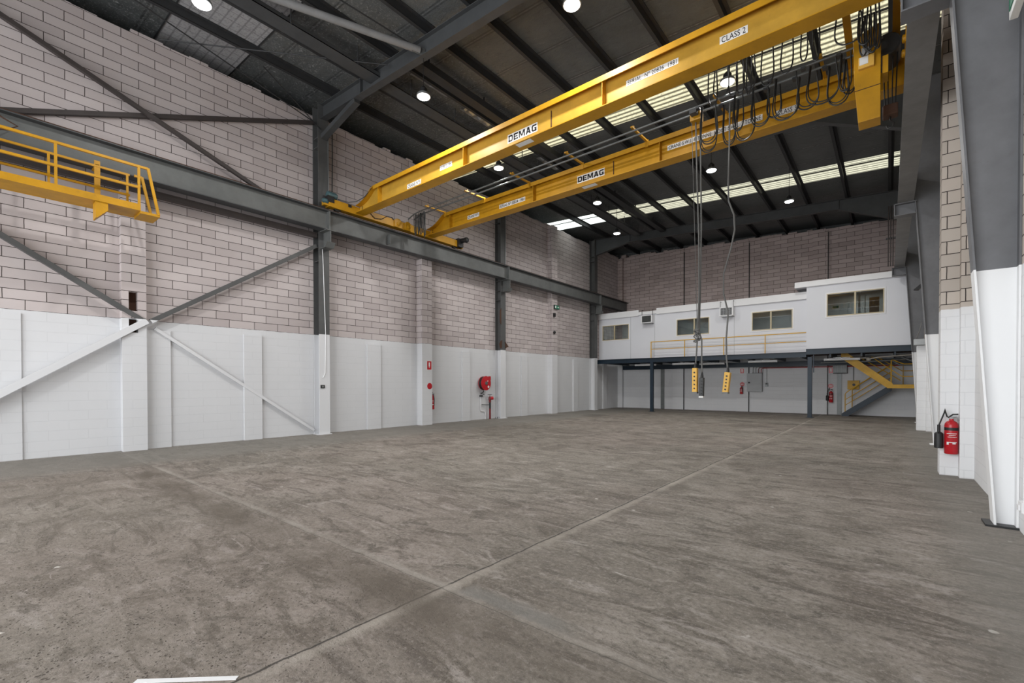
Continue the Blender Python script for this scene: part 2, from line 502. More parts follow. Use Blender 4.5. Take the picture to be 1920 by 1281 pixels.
# ------------------------------------------------------------------ mesh helpers
class MB:
    def __init__(self):
        self.bm = bmesh.new()

    def hexa(self, pts):
        """8 points: bottom loop 0-3, top loop 4-7"""
        v = [self.bm.verts.new(p) for p in pts]
        for f in ((3, 2, 1, 0), (4, 5, 6, 7), (0, 1, 5, 4), (1, 2, 6, 5), (2, 3, 7, 6), (3, 0, 4, 7)):
            self.bm.faces.new([v[i] for i in f])
        return self

    def box(self, x0, x1, y0, y1, z0, z1):
        return self.hexa([(x0, y0, z0), (x1, y0, z0), (x1, y1, z0), (x0, y1, z0),
                          (x0, y0, z1), (x1, y0, z1), (x1, y1, z1), (x0, y1, z1)])

    def prism(self, poly, axis, a, b):
        """extrude a 2D polygon along an axis; poly coords are the two other axes in order"""
        def P(q, t):
            if axis == 'x':
                return (t, q[0], q[1])
            if axis == 'y':
                return (q[0], t, q[1])
            return (q[0], q[1], t)
        va = [self.bm.verts.new(P(q, a)) for q in poly]
        vb = [self.bm.verts.new(P(q, b)) for q in poly]
        n = len(poly)
        self.bm.faces.new(va)
        self.bm.faces.new(list(reversed(vb)))
        for i in range(n):
            j = (i + 1) % n
            self.bm.faces.new((va[j], va[i], vb[i], vb[j]))
        return self

    def bar(self, p, q, wd, ht, upv=(0, 0, 1)):
        """rectangular bar between two points; wd sideways, ht along upv-ish"""
        p, q = Vector(p), Vector(q)
        d = (q - p).normalized()
        u = Vector(upv)
        s = d.cross(u)
        if s.length < 1e-4:
            s = d.cross(Vector((1, 0, 0)))
        s.normalize()
        u = s.cross(d).normalized()
        s = s * wd / 2
        u = u * ht / 2
        pts = [p - s - u, p + s - u, q + s - u, q - s - u, p - s + u, p + s + u, q + s + u, q - s + u]
        return self.hexa([tuple(v) for v in pts])

    def tube(self, path, r, seg=8, cap=True):
        pts = [Vector(p) for p in path]
        rings = []
        prev = None
        for i, p in enumerate(pts):
            if i == 0:
                d = pts[1] - pts[0]
            elif i == len(pts) - 1:
                d = pts[-1] - pts[-2]
            else:
                d = (pts[i + 1] - pts[i]).normalized() + (pts[i] - pts[i - 1]).normalized()
            d.normalize()
            if prev is None:
                a = Vector((0, 0, 1)) if abs(d.z) < 0.9 else Vector((1, 0, 0))
                s = d.cross(a).normalized()
            else:
                s = (prev - d * prev.dot(d))
                if s.length < 1e-5:
                    s = d.orthogonal()
                s.normalize()
            prev = s
            t = d.cross(s)
            rr = r[i] if isinstance(r, (list, tuple)) else r
            rings.append([self.bm.verts.new(p + s * rr * math.cos(2 * math.pi * k / seg) + t * rr * math.sin(2 * math.pi * k / seg)) for k in range(seg)])
        for a, b in zip(rings, rings[1:]):
            for k in range(seg):
                self.bm.faces.new((a[k], a[(k + 1) % seg], b[(k + 1) % seg], b[k]))
        if cap:
            self.bm.faces.new(list(reversed(rings[0])))
            self.bm.faces.new(rings[-1])
        return self

    def lathe(self, prof, c, axis=(0, 0, 1), seg=24):
        """prof = [(radius, distance along axis)], from c"""
        c = Vector(c)
        return self.tube([c + Vector(axis).normalized() * h for r, h in prof], [max(r, 1e-4) for r, h in prof], seg)

    def build(self, name, mat, parent=None, smooth=False, bevel=0.0):
        bmesh.ops.recalc_face_normals(self.bm, faces=self.bm.faces)
        me = bpy.data.meshes.new(name)
        self.bm.to_mesh(me)
        self.bm.free()
        me.materials.append(M[mat] if isinstance(mat, str) else mat)
        o = bpy.data.objects.new(name, me)
        C.objects.link(o)
        if smooth:
            for f in me.polygons:
                f.use_smooth = True
            try:
                me.set_sharp_from_angle(angle=math.radians(40))
            except Exception:
                pass
        if bevel:
            b = o.modifiers.new('bevel', 'BEVEL')
            b.width = bevel
            b.segments = 2
            b.limit_method = 'ANGLE'
        if parent is not None:
            o.parent = parent
            o.matrix_parent_inverse = winv(parent)
        return o


def winv(o):
    # things stand at their own location; parts have an identity world matrix
    return Matrix.Translation(-o.location) if o.parent is None else Matrix.Identity(4)


def thing(name, label, cat, loc=(0, 0, 0), group=None):
    o = bpy.data.objects.new(name, None)
    o.empty_display_size = 0.2
    o.location = loc
    C.objects.link(o)
    o['label'] = label
    o['category'] = cat
    if group:
        o['group'] = group
    return o


def tag(o, label, cat, group=None, kind=None):
    o['label'] = label
    o['category'] = cat
    if group:
        o['group'] = group
    if kind:
        o['kind'] = kind
    return o


def struct(name, mb, mat, parent=None, **kw):
    o = mb.build(name, mat, parent, **kw)
    if parent is None:
        o['kind'] = 'structure'
    return o


def lettering(name, body, x0, x1, yface, zc, hgt, mat, parent, bold=0.0, z_tilt=0.0, shear=0.0, face='-y'):
    """flat raised letters fitted between x0 and x1 on a vertical face"""
    cu = bpy.data.curves.new(name + '_curve', 'FONT')
    cu.body = body
    cu.size = 1.0
    cu.offset = bold
    cu.shear = shear
    cu.space_character = 1.0 + bold * 6
    cu.extrude = 0.0
    cu.resolution_u = 3
    tmp = bpy.data.objects.new(name + '_tmp', cu)
    C.objects.link(tmp)
    bpy.context.view_layer.update()
    dg = bpy.context.evaluated_depsgraph_get()
    me = bpy.data.meshes.new_from_object(tmp.evaluated_get(dg))
    bpy.data.objects.remove(tmp)
    xs = [v.co.x for v in me.vertices]
    ys = [v.co.y for v in me.vertices]
    ax, bx, ay, by = min(xs), max(xs), min(ys), max(ys)
    for v in me.vertices:
        t = (v.co.x - ax) / (bx - ax)
        s = (v.co.y - ay) / (by - ay) - 0.5
        if face == '-y':
            v.co = (x0 + t * (x1 - x0), yface, zc + s * hgt)
        elif face == '+x':       # read from the room, towards +y to the right
            v.co = (yface, x0 + t * (x1 - x0), zc + s * hgt)
    me.materials.clear()
    me.materials.append(M[mat])
    o = bpy.data.objects.new(name, me)
    C.objects.link(o)
    if parent is not None:
        o.parent = parent
        o.matrix_parent_inverse = winv(parent)
    return o


def roof_z(x):
    return 9.68 - 0.055 * (x + 10.7)


XL, XR, YN, YF = -13.08, 1.02, -6.0, 26.54
FR = [-1.2, 6.85, 14.90, 22.95]          # portal frame lines

# ------------------------------------------------------------------ floor
struct('floor', MB().box(XL - 0.3, XR + 0.3, YN - 0.3, YF + 0.3, -0.2, 0.0), 'floor')

tag(MB().bar((-2.86, 0.545, 0.002), (-2.50, 0.875, 0.002), 0.028, 0.004).build('floor_tape', 'white_trim'), 'short pale strip of tape on the concrete at the bottom edge of the picture', 'tape')

# ------------------------------------------------------------------ left wall with block piers
mb = MB().box(XL - 0.3, XL, YN, YF, 0, 9.33)
# ragged broken top course
y = YN
rr = random.Random(3)
while y < YF - 0.3:
    L = rr.uniform(0.25, 0.6)
    h = rr.choice((0.0, 0.02, 0.05, 0.08, 0.03))
    if h:
        mb.box(XL - 0.28, XL - 0.004, y, min(y + L, YF), 9.33, 9.33 + h)
    y += L
for yc, ww, zt in ((-5.3, 0.42, 5.94), (10.75, 0.46, 5.94), (18.9, 0.46, 9.30)):
    mb.box(XL, -12.80, yc - ww / 2, yc + ww / 2, 0, zt)
# first pier, with the broken-out hole above the paint line
mb.box(XL, -12.88, 2.29, 2.72, 0, 2.62)
mb.box(XL, -12.88, 2.29, 2.41, 2.62, 3.52)
mb.box(XL, -12.88, 2.57, 2.72, 2.62, 3.52)
mb.box(XL, -12.88, 2.41, 2.57, 2.92, 3.10)
mb.box(XL, -12.88, 2.29, 2.72, 3.52, 5.94)
# shallow half-height piers of the painted band
for y0, y1 in ((4.78, 5.22), (8.45, 8.95), (12.72, 13.15), (16.5, 16.95), (21.0, 21.45), (24.3, 24.75)):
    mb.box(XL, XL + 0.07, y0, y1, 0, 2.78)
mb.box(XL, XL + 0.05, 2.72, 3.2, 0, 2.72)
mb.box(XL, XL + 0.03, -3.0, 0.80, 0, 2.86)
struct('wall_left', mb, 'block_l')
struct('hole_shade', MB().box(XL + 0.002, XL + 0.02, 2.41, 2.57, 2.62, 2.92).box(XL + 0.002, XL + 0.02, 2.41, 2.57, 3.10, 3.52), 'rust')  # dark backing sheets paint the shade inside the hole

# ------------------------------------------------------------------ far wall
mb = MB()
mb.prism([(XL, 0), (XR, 0), (XR, roof_z(XR) - 0.30), (XL, roof_z(XL) - 0.45)], 'y', YF, YF + 0.3)
for x0, x1 in ((-9.68, -9.06), (-6.28, -5.68), (-2.86, -2.26)):
    mb.prism([(x0, 0), (x1, 0), (x1, roof_z(x1) - 0.42), (x0, roof_z(x0) - 0.42)], 'y', YF - 0.1, YF)
mb.box(XL, -12.78, YF - 0.25, YF, 0, 9.25)
x = XL + 0.1
while x < XR - 0.5:
    L = rr.uniform(0.2, 0.6)
    h = rr.choice((0.0, 0.03, 0.07, 0.10))
    zt = roof_z(x + L / 2) - 0.47
    if h:
        mb.box(x, x + L, YF + 0.004, YF + 0.28, zt, zt + 0.09 + h)
    x += L
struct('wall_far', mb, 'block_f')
struct('trim_2', MB().box(-9.06, -9.035, YF - 0.104, YF, 0, 9.0).box(-5.68, -5.655, YF - 0.104, YF, 0, 8.85).box(-2.26, -2.235, YF - 0.104, YF, 0, 8.7), 'purlin')

# ------------------------------------------------------------------ right wall
mb = MB().prism([(XR, 0), (XR + 0.3, 0), (XR + 0.3, roof_z(XR)), (XR, roof_z(XR) - 0.01)], 'y', YN, YF)
mb.box(0.86, XR, 9.86, 10.42, 0, 8.95).box(0.645, 0.86, 10.06, 10.42, 0, 8.95)
mb.box(0.90, XR, 18.85, 19.5, 0, 2.65).box(0.69, 0.90, 19.1, 19.5, 0, 2.65)
mb.box(0.93, XR, 18.95, 19.5, 2.65, 8.95)
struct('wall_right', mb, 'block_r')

# ------------------------------------------------------------------ wall behind the camera; wide assumed door opening, made tall to light upper walls
mb = MB().box(XL, -12.6, YN - 0.3, YN, 0, 9.7).box(0.6, XR, YN - 0.3, YN, 0, 9.0)
mb.prism([(-12.6, 7.2), (0.6, 7.2), (0.6, 9.0), (-12.6, 9.7)], 'y', YN - 0.3, YN)
struct('wall_back', mb, 'block_r')

# ------------------------------------------------------------------ roof sheeting with skylight strips
X0, X1 = -14.6, 1.5


def sheet(mb, ya, yb, xa=X0, xb=X1, t=0.04):
    mb.prism([(xa, roof_z(xa)), (xb, roof_z(xb)), (xb, roof_z(xb) + t), (xa, roof_z(xa) + t)], 'y', ya, yb)


mb = MB()
for ya, yb in ((-6.6, 3.1), (4.76, 11.75), (13.0, 19.65), (20.95, 27.3)):
    sheet(mb, ya, yb)
sheet(mb, 3.1, 4.76, -7.9, X1)
# closing sheets at the eaves and gables, added to stop light leaking in
mb.box(X0 - 0.04, X0, -6.6, 27.3, 9.0, roof_z(X0) + 0.04)
mb.box(X1, X1 + 0.04, -6.6, 27.3, 8.0, roof_z(X1) + 0.04)
mb.box(X0, XL - 0.3, -6.6, 27.3, 8.96, 9.0)
mb.box(X0, X1, 27.3, 27.34, 8.0, 10.0)
mb.box(X0, X1, YF + 0.3, 27.3, 7.96, 8.0)
mb.box(X0, X1, -6.64, -6.6, 8.0, 10.0)
mb.box(X0, X1, -6.6, YN - 0.3, 7.96, 8.0)
mb.box(XR + 0.3, X1, -6.6, 27.3, 7.96, 8.0)
struct('ceiling', mb, 'ceiling')
for n, (ya, yb, xa, xb, mt) in enumerate(((11.75, 13.0, X0, X1, 'sky_near'), (19.65, 20.95, -10.95, X1, 'sky_far'), (19.65, 20.95, X0, -10.95, 'sky_clean'))):
    mb = MB()
    sheet(mb, ya, yb, xa, xb, 0.004)
    struct('window_%d' % (n + 1), mb, mt)
mb = MB()
sheet(mb, 3.1, 4.76, X0, -7.9, 0.03)
struct('trim_4', mb, 'board')
# black seams along the skylight and panel edges
mb = MB()
for yy in (3.1, 4.76):
    mb.bar((X0, yy, roof_z(X0) - 0.005), (-7.9, yy, roof_z(-7.9) - 0.005), 0.03, 0.012)
for yy in (20.02, 12.05):
    mb.bar((X0, yy, roof_z(X0) - 0.02), (X1, yy, roof_z(X1) - 0.02), 0.035, 0.03)
struct('trim_5', mb, 'purlin')

# ------------------------------------------------------------------ purlins
ORD = ['first', 'second', 'third', 'fourth', 'fifth', 'sixth', 'seventh', 'eighth', 'ninth', 'tenth', 'eleventh', 'twelfth']
for i in range(10):
    px = -12.03 + 1.34 * i
    zt = roof_z(px)
    mb = MB()
    mb.box(px - 0.006, px + 0.006, -6.5, 27.2, zt - 0.20, zt - 0.004)
    mb.box(px - 0.075, px + 0.006, -6.5, 27.2, zt - 0.206, zt - 0.19)
    mb.box(px - 0.006, px + 0.075, -6.5, 27.2, zt - 0.02, zt - 0.006)
    mb.box(px - 0.075, px - 0.069, -6.5, 27.2, zt - 0.19, zt - 0.165)
    tag(mb.build('roof_purlin', 'purlin'), 'long dark roof purlin running down the shed, %s from the left block wall' % ORD[i], 'purlin', 'roof purlins')

# ------------------------------------------------------------------ portal frames: left columns, rafters, right columns
FN = ['frame behind the camera', 'nearest frame', 'middle frame', 'far frame beside the office']
for i, fy in enumerate(FR):
    # left column: I section between the wall and the room
    t = thing('steel_column', 'grey I-section steel column on the left block wall, %s' % FN[i], 'column', (-12.9, fy, 0), 'left wall columns')
    zt = roof_z(-12.9) - 0.22
    mb = MB().box(-12.77, -12.75, fy - 0.16, fy + 0.16, 0.02, zt)
    mb.build('front_flange', 'steel_l', t)
    MB().box(-13.07, -13.05, fy - 0.16, fy + 0.16, 0.02, zt).build('rear_flange', 'steel_l', t)
    MB().box(-13.05, -12.77, fy - 0.012, fy + 0.012, 0.02, zt).build('web', 'steel_l', t)
    for zz in (5.05, 5.45, 5.86, 8.35, 8.62):
        MB().box(-13.05, -12.77, fy - 0.15, fy + 0.15, zz, zz + 0.015).build('stiffener_plate', 'steel_l', t)
    MB().box(-13.078, -12.70, fy - 0.2, fy + 0.2, 0.0, 0.02).build('base_plate', 'steel_l', t)
    # crane bracket
    mb = MB()
    mb.prism([(-12.75, 5.42), (-12.45, 5.42), (-12.36, 5.55), (-12.36, 5.88), (-12.75, 5.88)], 'y', fy - 0.012, fy + 0.012)
    mb.box(-12.75, -12.34, fy - 0.14, fy + 0.14, 5.876, 5.898)
    mb.prism([(-12.75, 5.40), (-12.44, 5.40), (-12.34, 5.54), (-12.355, 5.555), (-12.45, 5.42), (-12.75, 5.42)], 'y', fy - 0.13, fy + 0.13)
    mb.build('crane_bracket', 'steel', t)
    if i in (1, 2):
        MB().bar((-12.735, fy + 0.14, 9.0), (-12.735, fy + 0.14, 6.6), 0.02, 0.02).build('cable_conduit', 'galv', t)

    # rafter
    t = thing('roof_rafter', 'deep dark steel rafter spanning the shed under the purlins, %s' % FN[i], 'rafter', (-6, fy, 8.5), 'roof rafters')

    def rt_(x):
        return roof_z(x) - 0.21

    def rb_(x):
        if x < -10.7 and i != 1:
            k = (-10.7 - x) / (12.75 - 10.7)
            return rt_(x) - 0.40 - 0.48 * min(1, k)
        if x > -1.6:
            k = (x + 1.6) / 1.9
            return rt_(x) - 0.40 - 0.75 * min(1, k)
        return rt_(x) - 0.40
    xs = [-12.74, -12.2, -11.6, -10.7, -8, -4, -1.6, -0.6, 0.34]
    MB().prism([(x, rb_(x)) for x in xs] + [(x, rt_(x)) for x in reversed(xs)], 'y', fy - 0.008, fy + 0.008).build('web', 'steel_dark', t)
    mb = MB()
    for xa, xb in zip(xs, xs[1:]):
        mb.bar((xa, fy, rb_(xa)), (xb, fy, rb_(xb)), 0.19, 0.016)
    mb.build('bottom_flange', 'steel_dark', t)
    mb = MB()
    mb.bar((xs[0], fy, rt_(xs[0]) - 0.009), (xs[-1], fy, rt_(xs[-1]) - 0.009), 0.19, 0.016)
    mb.build('top_flange', 'steel_dark', t)
    for x in (-10.7, -1.6):
        MB().box(x - 0.008, x + 0.008, fy - 0.09, fy + 0.09, rb_(x) + 0.01, rt_(x) - 0.02).build('stiffener_plate', 'steel_dark', t)

    if i == 1:
        MB().bar((-12.74, fy, 8.66), (-10.98, fy, rb_(-10.98) - 0.05), 0.17, 0.13).build('knee_brace', 'steel_dark', t)
        MB().box(-11.12, -10.84, fy - 0.10, fy + 0.10, rb_(-10.98) - 0.02, rb_(-10.98) + 0.0).build('knee_plate', 'steel_dark', t)

    # right column, tapering down to a narrow foot
    t = thing('tapered_steel_column', 'tapered steel column on the right wall, narrow at its foot, %s' % FN[i], 'column', (0.93, fy, 0), 'right wall columns')

    def xi(z):
        return 0.855 - 0.063 * z
    ztop = roof_z(0.6) - 0.22
    MB().prism([(xi(0.02), 0.02), (1.0, 0.02), (1.0, ztop), (xi(ztop), ztop)], 'y', fy - 0.008, fy + 0.008).build('web', 'steel_r', t)
    mb = MB()
    mb.bar((xi(0.02), fy, 0.02), (xi(ztop), fy, ztop), 0.22, 0.018, (1, 0, 0))
    mb.build('inner_flange', 'steel_r', t)
    MB().box(1.0, 1.018, fy - 0.11, fy + 0.11, 0.02, ztop).build('outer_flange', 'steel_r', t)
    MB().box(0.78, 1.018, fy - 0.14, fy + 0.14, 0.0, 0.02).build('base_plate', 'cable' if i == 1 else 'steel_r', t)
    xb = xi(5.9)
    mb = MB().box(0.10, xb, fy - 0.012, fy + 0.012, 5.62, 5.90)
    mb.box(0.08, xb + 0.02, fy - 0.13, fy + 0.13, 5.885, 5.905)
    mb.box(0.10, xb + 0.02, fy - 0.13, fy + 0.13, 5.605, 5.622)
    mb.box(0.085, 0.10, fy - 0.13, fy + 0.13, 5.605, 5.905)
    mb.build('crane_bracket', 'steel_r', t)

# rusty offcut plates left on the middle column
for poly, lb in (([(14.68, 3.0), (14.78, 3.02), (14.80, 3.35), (14.70, 3.3), (14.62, 3.18)], 'rusty torn plate on the left edge of the middle left column just above the paint'),
                 ([(15.02, 3.0), (15.10, 3.05), (15.22, 3.10), (15.08, 3.22), (15.0, 3.3)], 'rusty torn plate sticking out right of the middle left column above the paint'),
                 ([(14.66, 4.1), (14.74, 4.0), (14.74, 4.7), (14.66, 4.6)], 'long rusty plate stub half way up the middle left column')):
    tag(MB().prism(poly, 'x', -12.74, -12.72).build('bracket_offcut', 'rust'), lb, 'bracket', 'bracket offcuts')

tag(MB().tube([(-12.62, 7.05, 8.95), (-12.60, 7.04, 8.2), (-12.58, 7.02, 7.4), (-12.55, 7.0, 7.08)], 0.016, 8).build('power_cable', 'cable', smooth=True),
    'thick black cable hanging beside the nearest left column down to the crane motor', 'cable')

# ------------------------------------------------------------------ crane runway beams
t = thing('runway_beam', 'long grey crane runway beam on brackets along the left block wall', 'beam', (-12.55, 10, 5.9))
MB().box(-12.56, -12.54, YN + 0.1, 26.4, 5.92, 6.44).build('web', 'steel', t)
MB().box(-12.70, -12.40, YN + 0.1, 26.4, 5.90, 5.92).build('bottom_flange', 'steel_dark', t)
MB().box(-12.70, -12.40, YN + 0.1, 26.4, 6.44, 6.462).build('top_flange', 'steel_dark', t)
MB().box(-12.58, -12.52, YN + 0.1, 26.4, 6.462, 6.53).build('crane_rail', 'rust', t)
mb = MB()
for fy in FR:
    mb.box(-12.54, -12.41, fy - 0.02, fy + 0.02, 5.92, 6.44)
mb.box(-12.54, -12.41, 8.9, 8.92, 6.0, 6.3)
mb.build('web_stiffener', 'steel', t)
t = thing('runway_beam', 'grey crane runway beam on brackets along the right wall, seen from below', 'beam', (0.32, 10, 5.9))
MB().box(0.31, 0.33, YN + 0.1, 26.4, 5.925, 6.44).build('web', 'steel', t)
MB().box(0.155, 0.455, YN + 0.1, 26.4, 5.905, 5.925).build('bottom_flange', 'tube', t)  # paler steel here paints the light on the underside
MB().box(0.17, 0.44, YN + 0.1, 26.4, 6.44, 6.462).build('top_flange', 'steel', t)
MB().box(0.29, 0.35, YN + 0.1, 26.4, 6.462, 6.53).build('crane_rail', 'rust', t)

# ------------------------------------------------------------------ wall bracing in the first bay
def brace(a, b, wd, label, mat='steel_l', name='diagonal_brace'):
    return tag(MB().bar(a, b, wd, wd).build(name, mat), label, 'brace', 'wall bracing of the first bay')


BX = -12.90
brace((BX, -1.03, 5.33), (BX, 2.70, 2.87), 0.10, 'dark brace falling from the left edge of the first bay to the white cross point')
brace((BX, 2.80, 2.90), (BX, 6.68, 5.50), 0.10, 'square tube brace rising from the cross point to the nearest left column')
brace((BX + 0.02, -1.03, 0.18), (BX + 0.02, 2.72, 2.90), 0.13, 'thick white brace rising from the lower left to the cross point')
brace((XL + 0.045, 2.90, 2.76), (XL + 0.045, 6.66, 0.12), 0.07, 'white brace falling from the cross point to the foot of the nearest left column')
brace((BX + 0.03, -1.03, 9.02), (BX + 0.03, 6.66, 6.04), 0.085, 'dark upper brace falling from the roof on the left to the runway beam', 'brace_dark')
brace((BX - 0.09, -1.03, 6.02), (BX - 0.09, 6.66, 9.10), 0.09, 'brown upper brace rising gently to the top of the nearest left column', 'brace_dark')
brace((BX + 0.03, -1.03, 5.76), (BX + 0.03, 6.68, 5.80), 0.13, 'horizontal strut behind the runway beam in the first bay', 'brace_dark', 'horizontal_strut')
t = thing('roof_brace', 'pale round tube brace below the roof running from the nearest rafter towards the camera', 'brace', (-8.2, 6.8, 9.0))
MB().tube([(-8.22, 6.72, 9.02), (-11.2, -0.4, 9.10)], 0.075, 16).build('round_tube', 'tube', t, smooth=True)
MB().bar((-8.18, 6.83, 9.01), (-8.28, 6.55, 9.02), 0.02, 0.17).build('end_plate', 'steel', t)
for n, (a, b, lb) in enumerate((((-11.9, 2.2, 9.35), (-12.7, 6.6, 8.95), 'thin dark tie rod under the grey roof panels ending near the nearest left column'),
                                ((-12.8, 3.0, 9.30), (-9.4, 6.7, 9.2), 'thin dark tie rod crossing under the second purlin'),
                                ((-8.8, 2.6, 9.25), (-8.35, 6.7, 9.15), 'thin dark tie rod beside the pale tube brace'),
                                ((-12.72, 6.75, 8.85), (-12.0, 4.9, 9.35), 'thin fly brace rod above the top of the nearest left column'))):
    tag(MB().tube([a, b], 0.014, 6).build('tie_rod', 'purlin'), lb, 'rod', 'roof tie rods')

# gutter and cable trays that run down the left side of the roof
t = thing('cable_tray', 'wide dark cable tray under the roof down the left third of the shed', 'cable tray', (-10.1, 10, 9.2))
MB().box(-10.32, -9.92, -6.0, 22.6, 9.20, 9.215).box(-10.32, -10.31, -6.0, 22.6, 9.2, 9.30).box(-9.93, -9.92, -6.0, 22.6, 9.2, 9.30).build('tray', 'steel_dark', t)
mb = MB()
for k, dx in enumerate((-10.26, -10.2, -10.13, -10.06, -10.0)):
    pts = []
    for j in range(40):
        yy = -5.8 + j * 0.72
        pts.append((dx + 0.015 * math.sin(j * 1.7 + k), yy, 9.235 + 0.01 * math.sin(j * 2.3 + k * 2)))
    mb.tube(pts, 0.014, 6)
mb.build('cable', 'cable', t, smooth=True)['kind'] = 'stuff'
for j in range(18):
    yy = -5 + 1.6 * j
    for xx in (-10.33, -9.91):
        MB().box(xx - 0.008, xx + 0.008, yy, yy + 0.03, 9.2, roof_z(xx) - 0.02).build('hanger', 'steel_dark', t)
t = thing('box_gutter', 'narrow dark metal duct beside the cable tray under the roof', 'duct', (-9.0, 10, 9.2))
MB().box(-8.98, -8.72, 7.0, 22.8, 9.18, 9.36).build('duct', 'purlin', t)
for j in range(8):
    yy = 7.5 + 2 * j
    MB().box(-8.87, -8.83, yy, yy + 0.03, 9.36, roof_z(-8.85) - 0.02).build('hanger', 'purlin', t)
# loose foil hanging below the sheeting
fr = random.Random(11)
for n in range(7):
    yy = 7.6 + n * 1.9
    xx = -9.75 + fr.uniform(-0.15, 0.3)
    bm = bmesh.new()
    nx, ny = 5, 14
    L = fr.uniform(1.0, 1.5)
    vs = [[bm.verts.new((xx + a * 0.085, yy + b * L / ny, roof_z(xx) - 0.03 - 0.09 * abs(math.sin(b * 0.9 + n)) * math.sin(math.pi * a / (nx - 1)) - 0.02 * fr.random())) for b in range(ny)] for a in range(nx)]
    for a in range(nx - 1):
        for b in range(ny - 1):
            bm.faces.new((vs[a][b], vs[a][b + 1], vs[a + 1][b + 1], vs[a + 1][b]))
    k = MB()
    k.bm.free()
    k.bm = bm
    o = k.build('torn_foil', 'galv')
    s = o.modifiers.new('thick', 'SOLIDIFY')
    s.thickness = 0.004
    tag(o, 'torn strip of silver roof foil sagging beside the cable tray, %s from the nearest rafter' % ORD[n], 'foil', 'torn roof foil')

# ------------------------------------------------------------------ high bay lights
LBL = {(-4.28, 6.85): 'round white pendant light hung from the nearest rafter, at the top edge of the picture',
       (-8.25, 6.85): 'round white pendant light on a rod from the nearest rafter, left of the crane',
       (-9.2, 2.75): 'round white light over the first bay, cut off by the top edge of the picture',
       (-9.2, 10.55): 'round white light just below the near crane girder, left of centre',
       (-2.75, 10.75): 'round white light seen behind the hanging black crane cables',
       (-4.25, 14.85): 'round white light below the far crane girder near the hanging ropes',
       (-8.2, 14.85): 'round white light left of the far skylight strip on the middle rafter',
       (-2.8, 19.15): 'round white light to the right of the far skylight strip, above the office',
       (-9.2, 18.4): 'round white light in the far left corner near the end of the left wall'}
first = None


def make_lamp(x, y, ztop):
    t = thing('high_bay_light', LBL[(x, y)], 'light', (x, y, LAMP_Z), 'high bay lights')
    MB().tube([(x, y, LAMP_Z + 0.22), (x, y, ztop)], 0.008, 6).build('hanging_rod', 'black', t)
    MB().lathe([(0.045, 0.22), (0.055, 0.20), (0.085, 0.17), (0.09, 0.06), (0.07, 0.05)], (x, y, LAMP_Z), seg=20).build('housing', 'black', t, smooth=True)
    MB().lathe([(0.06, 0.055), (0.15, 0.05), (0.16, 0.02), (0.16, 0.0), (0.145, -0.001)], (x, y, LAMP_Z), seg=24).build('reflector', 'galv', t, smooth=True)
    MB().lathe([(0.142, -0.002), (0.13, -0.018), (0.08, -0.026), (0.0, -0.028)], (x, y, LAMP_Z), seg=24).build('diffuser', 'lamp', t, smooth=True)
    l = area_light('lamp_glow', (x, y, LAMP_Z - 0.035), (0, 0, 0), 0.28, 0.28, LAMP_W, (1, 0.99, 0.97), 'DISK')
    l.parent = t
    l.matrix_parent_inverse = winv(t)
    return t


for x, y, k in LAMPS:
    make_lamp(x, y, (roof_z(x) - 0.61) if k == 'f' else (roof_z(x) - 0.01))
#PART2
# ------------------------------------------------------------------ mezzanine platform
PY = 23.45
t = thing('mezzanine_platform', 'navy steel mezzanine platform across the far end carrying the white offices', 'platform', (-6, PY, 0))
mb = MB().box(-12.95, -2.76, PY, PY + 0.015, 2.62, 2.85).box(-12.95, -2.76, PY - 0.06, PY + 0.06, 2.835, 2.85).box(-12.95, -2.76, PY - 0.06, PY + 0.06, 2.62, 2.635)
mb.build('edge_beam', 'navy', t)
mb = MB().box(-2.76, 0.99, PY - 0.06, PY - 0.04, 2.73, 2.97).box(-2.76, 0.99, PY - 0.10, PY + 0.02, 2.955, 2.97).box(-2.76, 0.99, PY - 0.10, PY + 0.02, 2.73, 2.745)
mb.build('edge_beam', 'navy', t)
MB().box(-12.95, 0.99, PY + 0.02, YF - 0.11, 2.82, 2.86).build('deck', M['deck'], t)
MB().box(-12.7, 0.95, YF - 0.32, YF - 0.18, 2.34, 2.58).build('rear_beam', 'navy', t)
for i in range(13):
    jx = -12.4 + i * 1.05
    MB().box(jx - 0.03, jx + 0.03, PY + 0.02, YF - 0.12, 2.60, 2.82).build('joist', 'navy', t)
for px in (-9.69, -2.62):
    p = MB().box(px - 0.08, px + 0.08, PY - 0.06, PY + 0.10, 0.015, 2.62).build('post', 'navy', t, bevel=0.006)
    MB().box(px - 0.13, px + 0.13, PY - 0.11, PY + 0.15, 0.0, 0.015).build('foot_plate', 'navy', p)
MB().box(-2.50, -2.47, PY - 0.02, PY + 0.06, 1.95, 2.73).build('gusset', 'navy', t)

# guard rail
t = thing('guard_rail', 'thin yellow two-rail guard rail along the platform edge in front of the offices', 'railing', (-6.3, PY, 2.85))
for px in (-9.76, -8.0, -6.13, -4.36):
    MB().box(px - 0.018, px + 0.018, PY + 0.045, PY + 0.08, 2.86, 3.70).build('post', 'yellow_rail', t)
MB().box(-9.78, -2.765, PY + 0.04, PY + 0.085, 3.68, 3.72).build('top_rail', 'yellow_rail', t)
MB().box(-9.74, -2.765, PY + 0.047, PY + 0.077, 3.30, 3.33).build('middle_rail', 'yellow_rail', t)


def wall_with_holes(mb, x0, x1, y0, y1, z0, z1, holes):
    """wall panel along x with rectangular window holes (same z range)"""
    cur = x0
    for a, b, zb, zt in sorted(holes):
        mb.box(cur, a, y0, y1, z0, z1)
        mb.box(a, b, y0, y1, z0, zb)
        mb.box(a, b, y0, y1, zt, z1)
        cur = b
    mb.box(cur, x1, y0, y1, z0, z1)


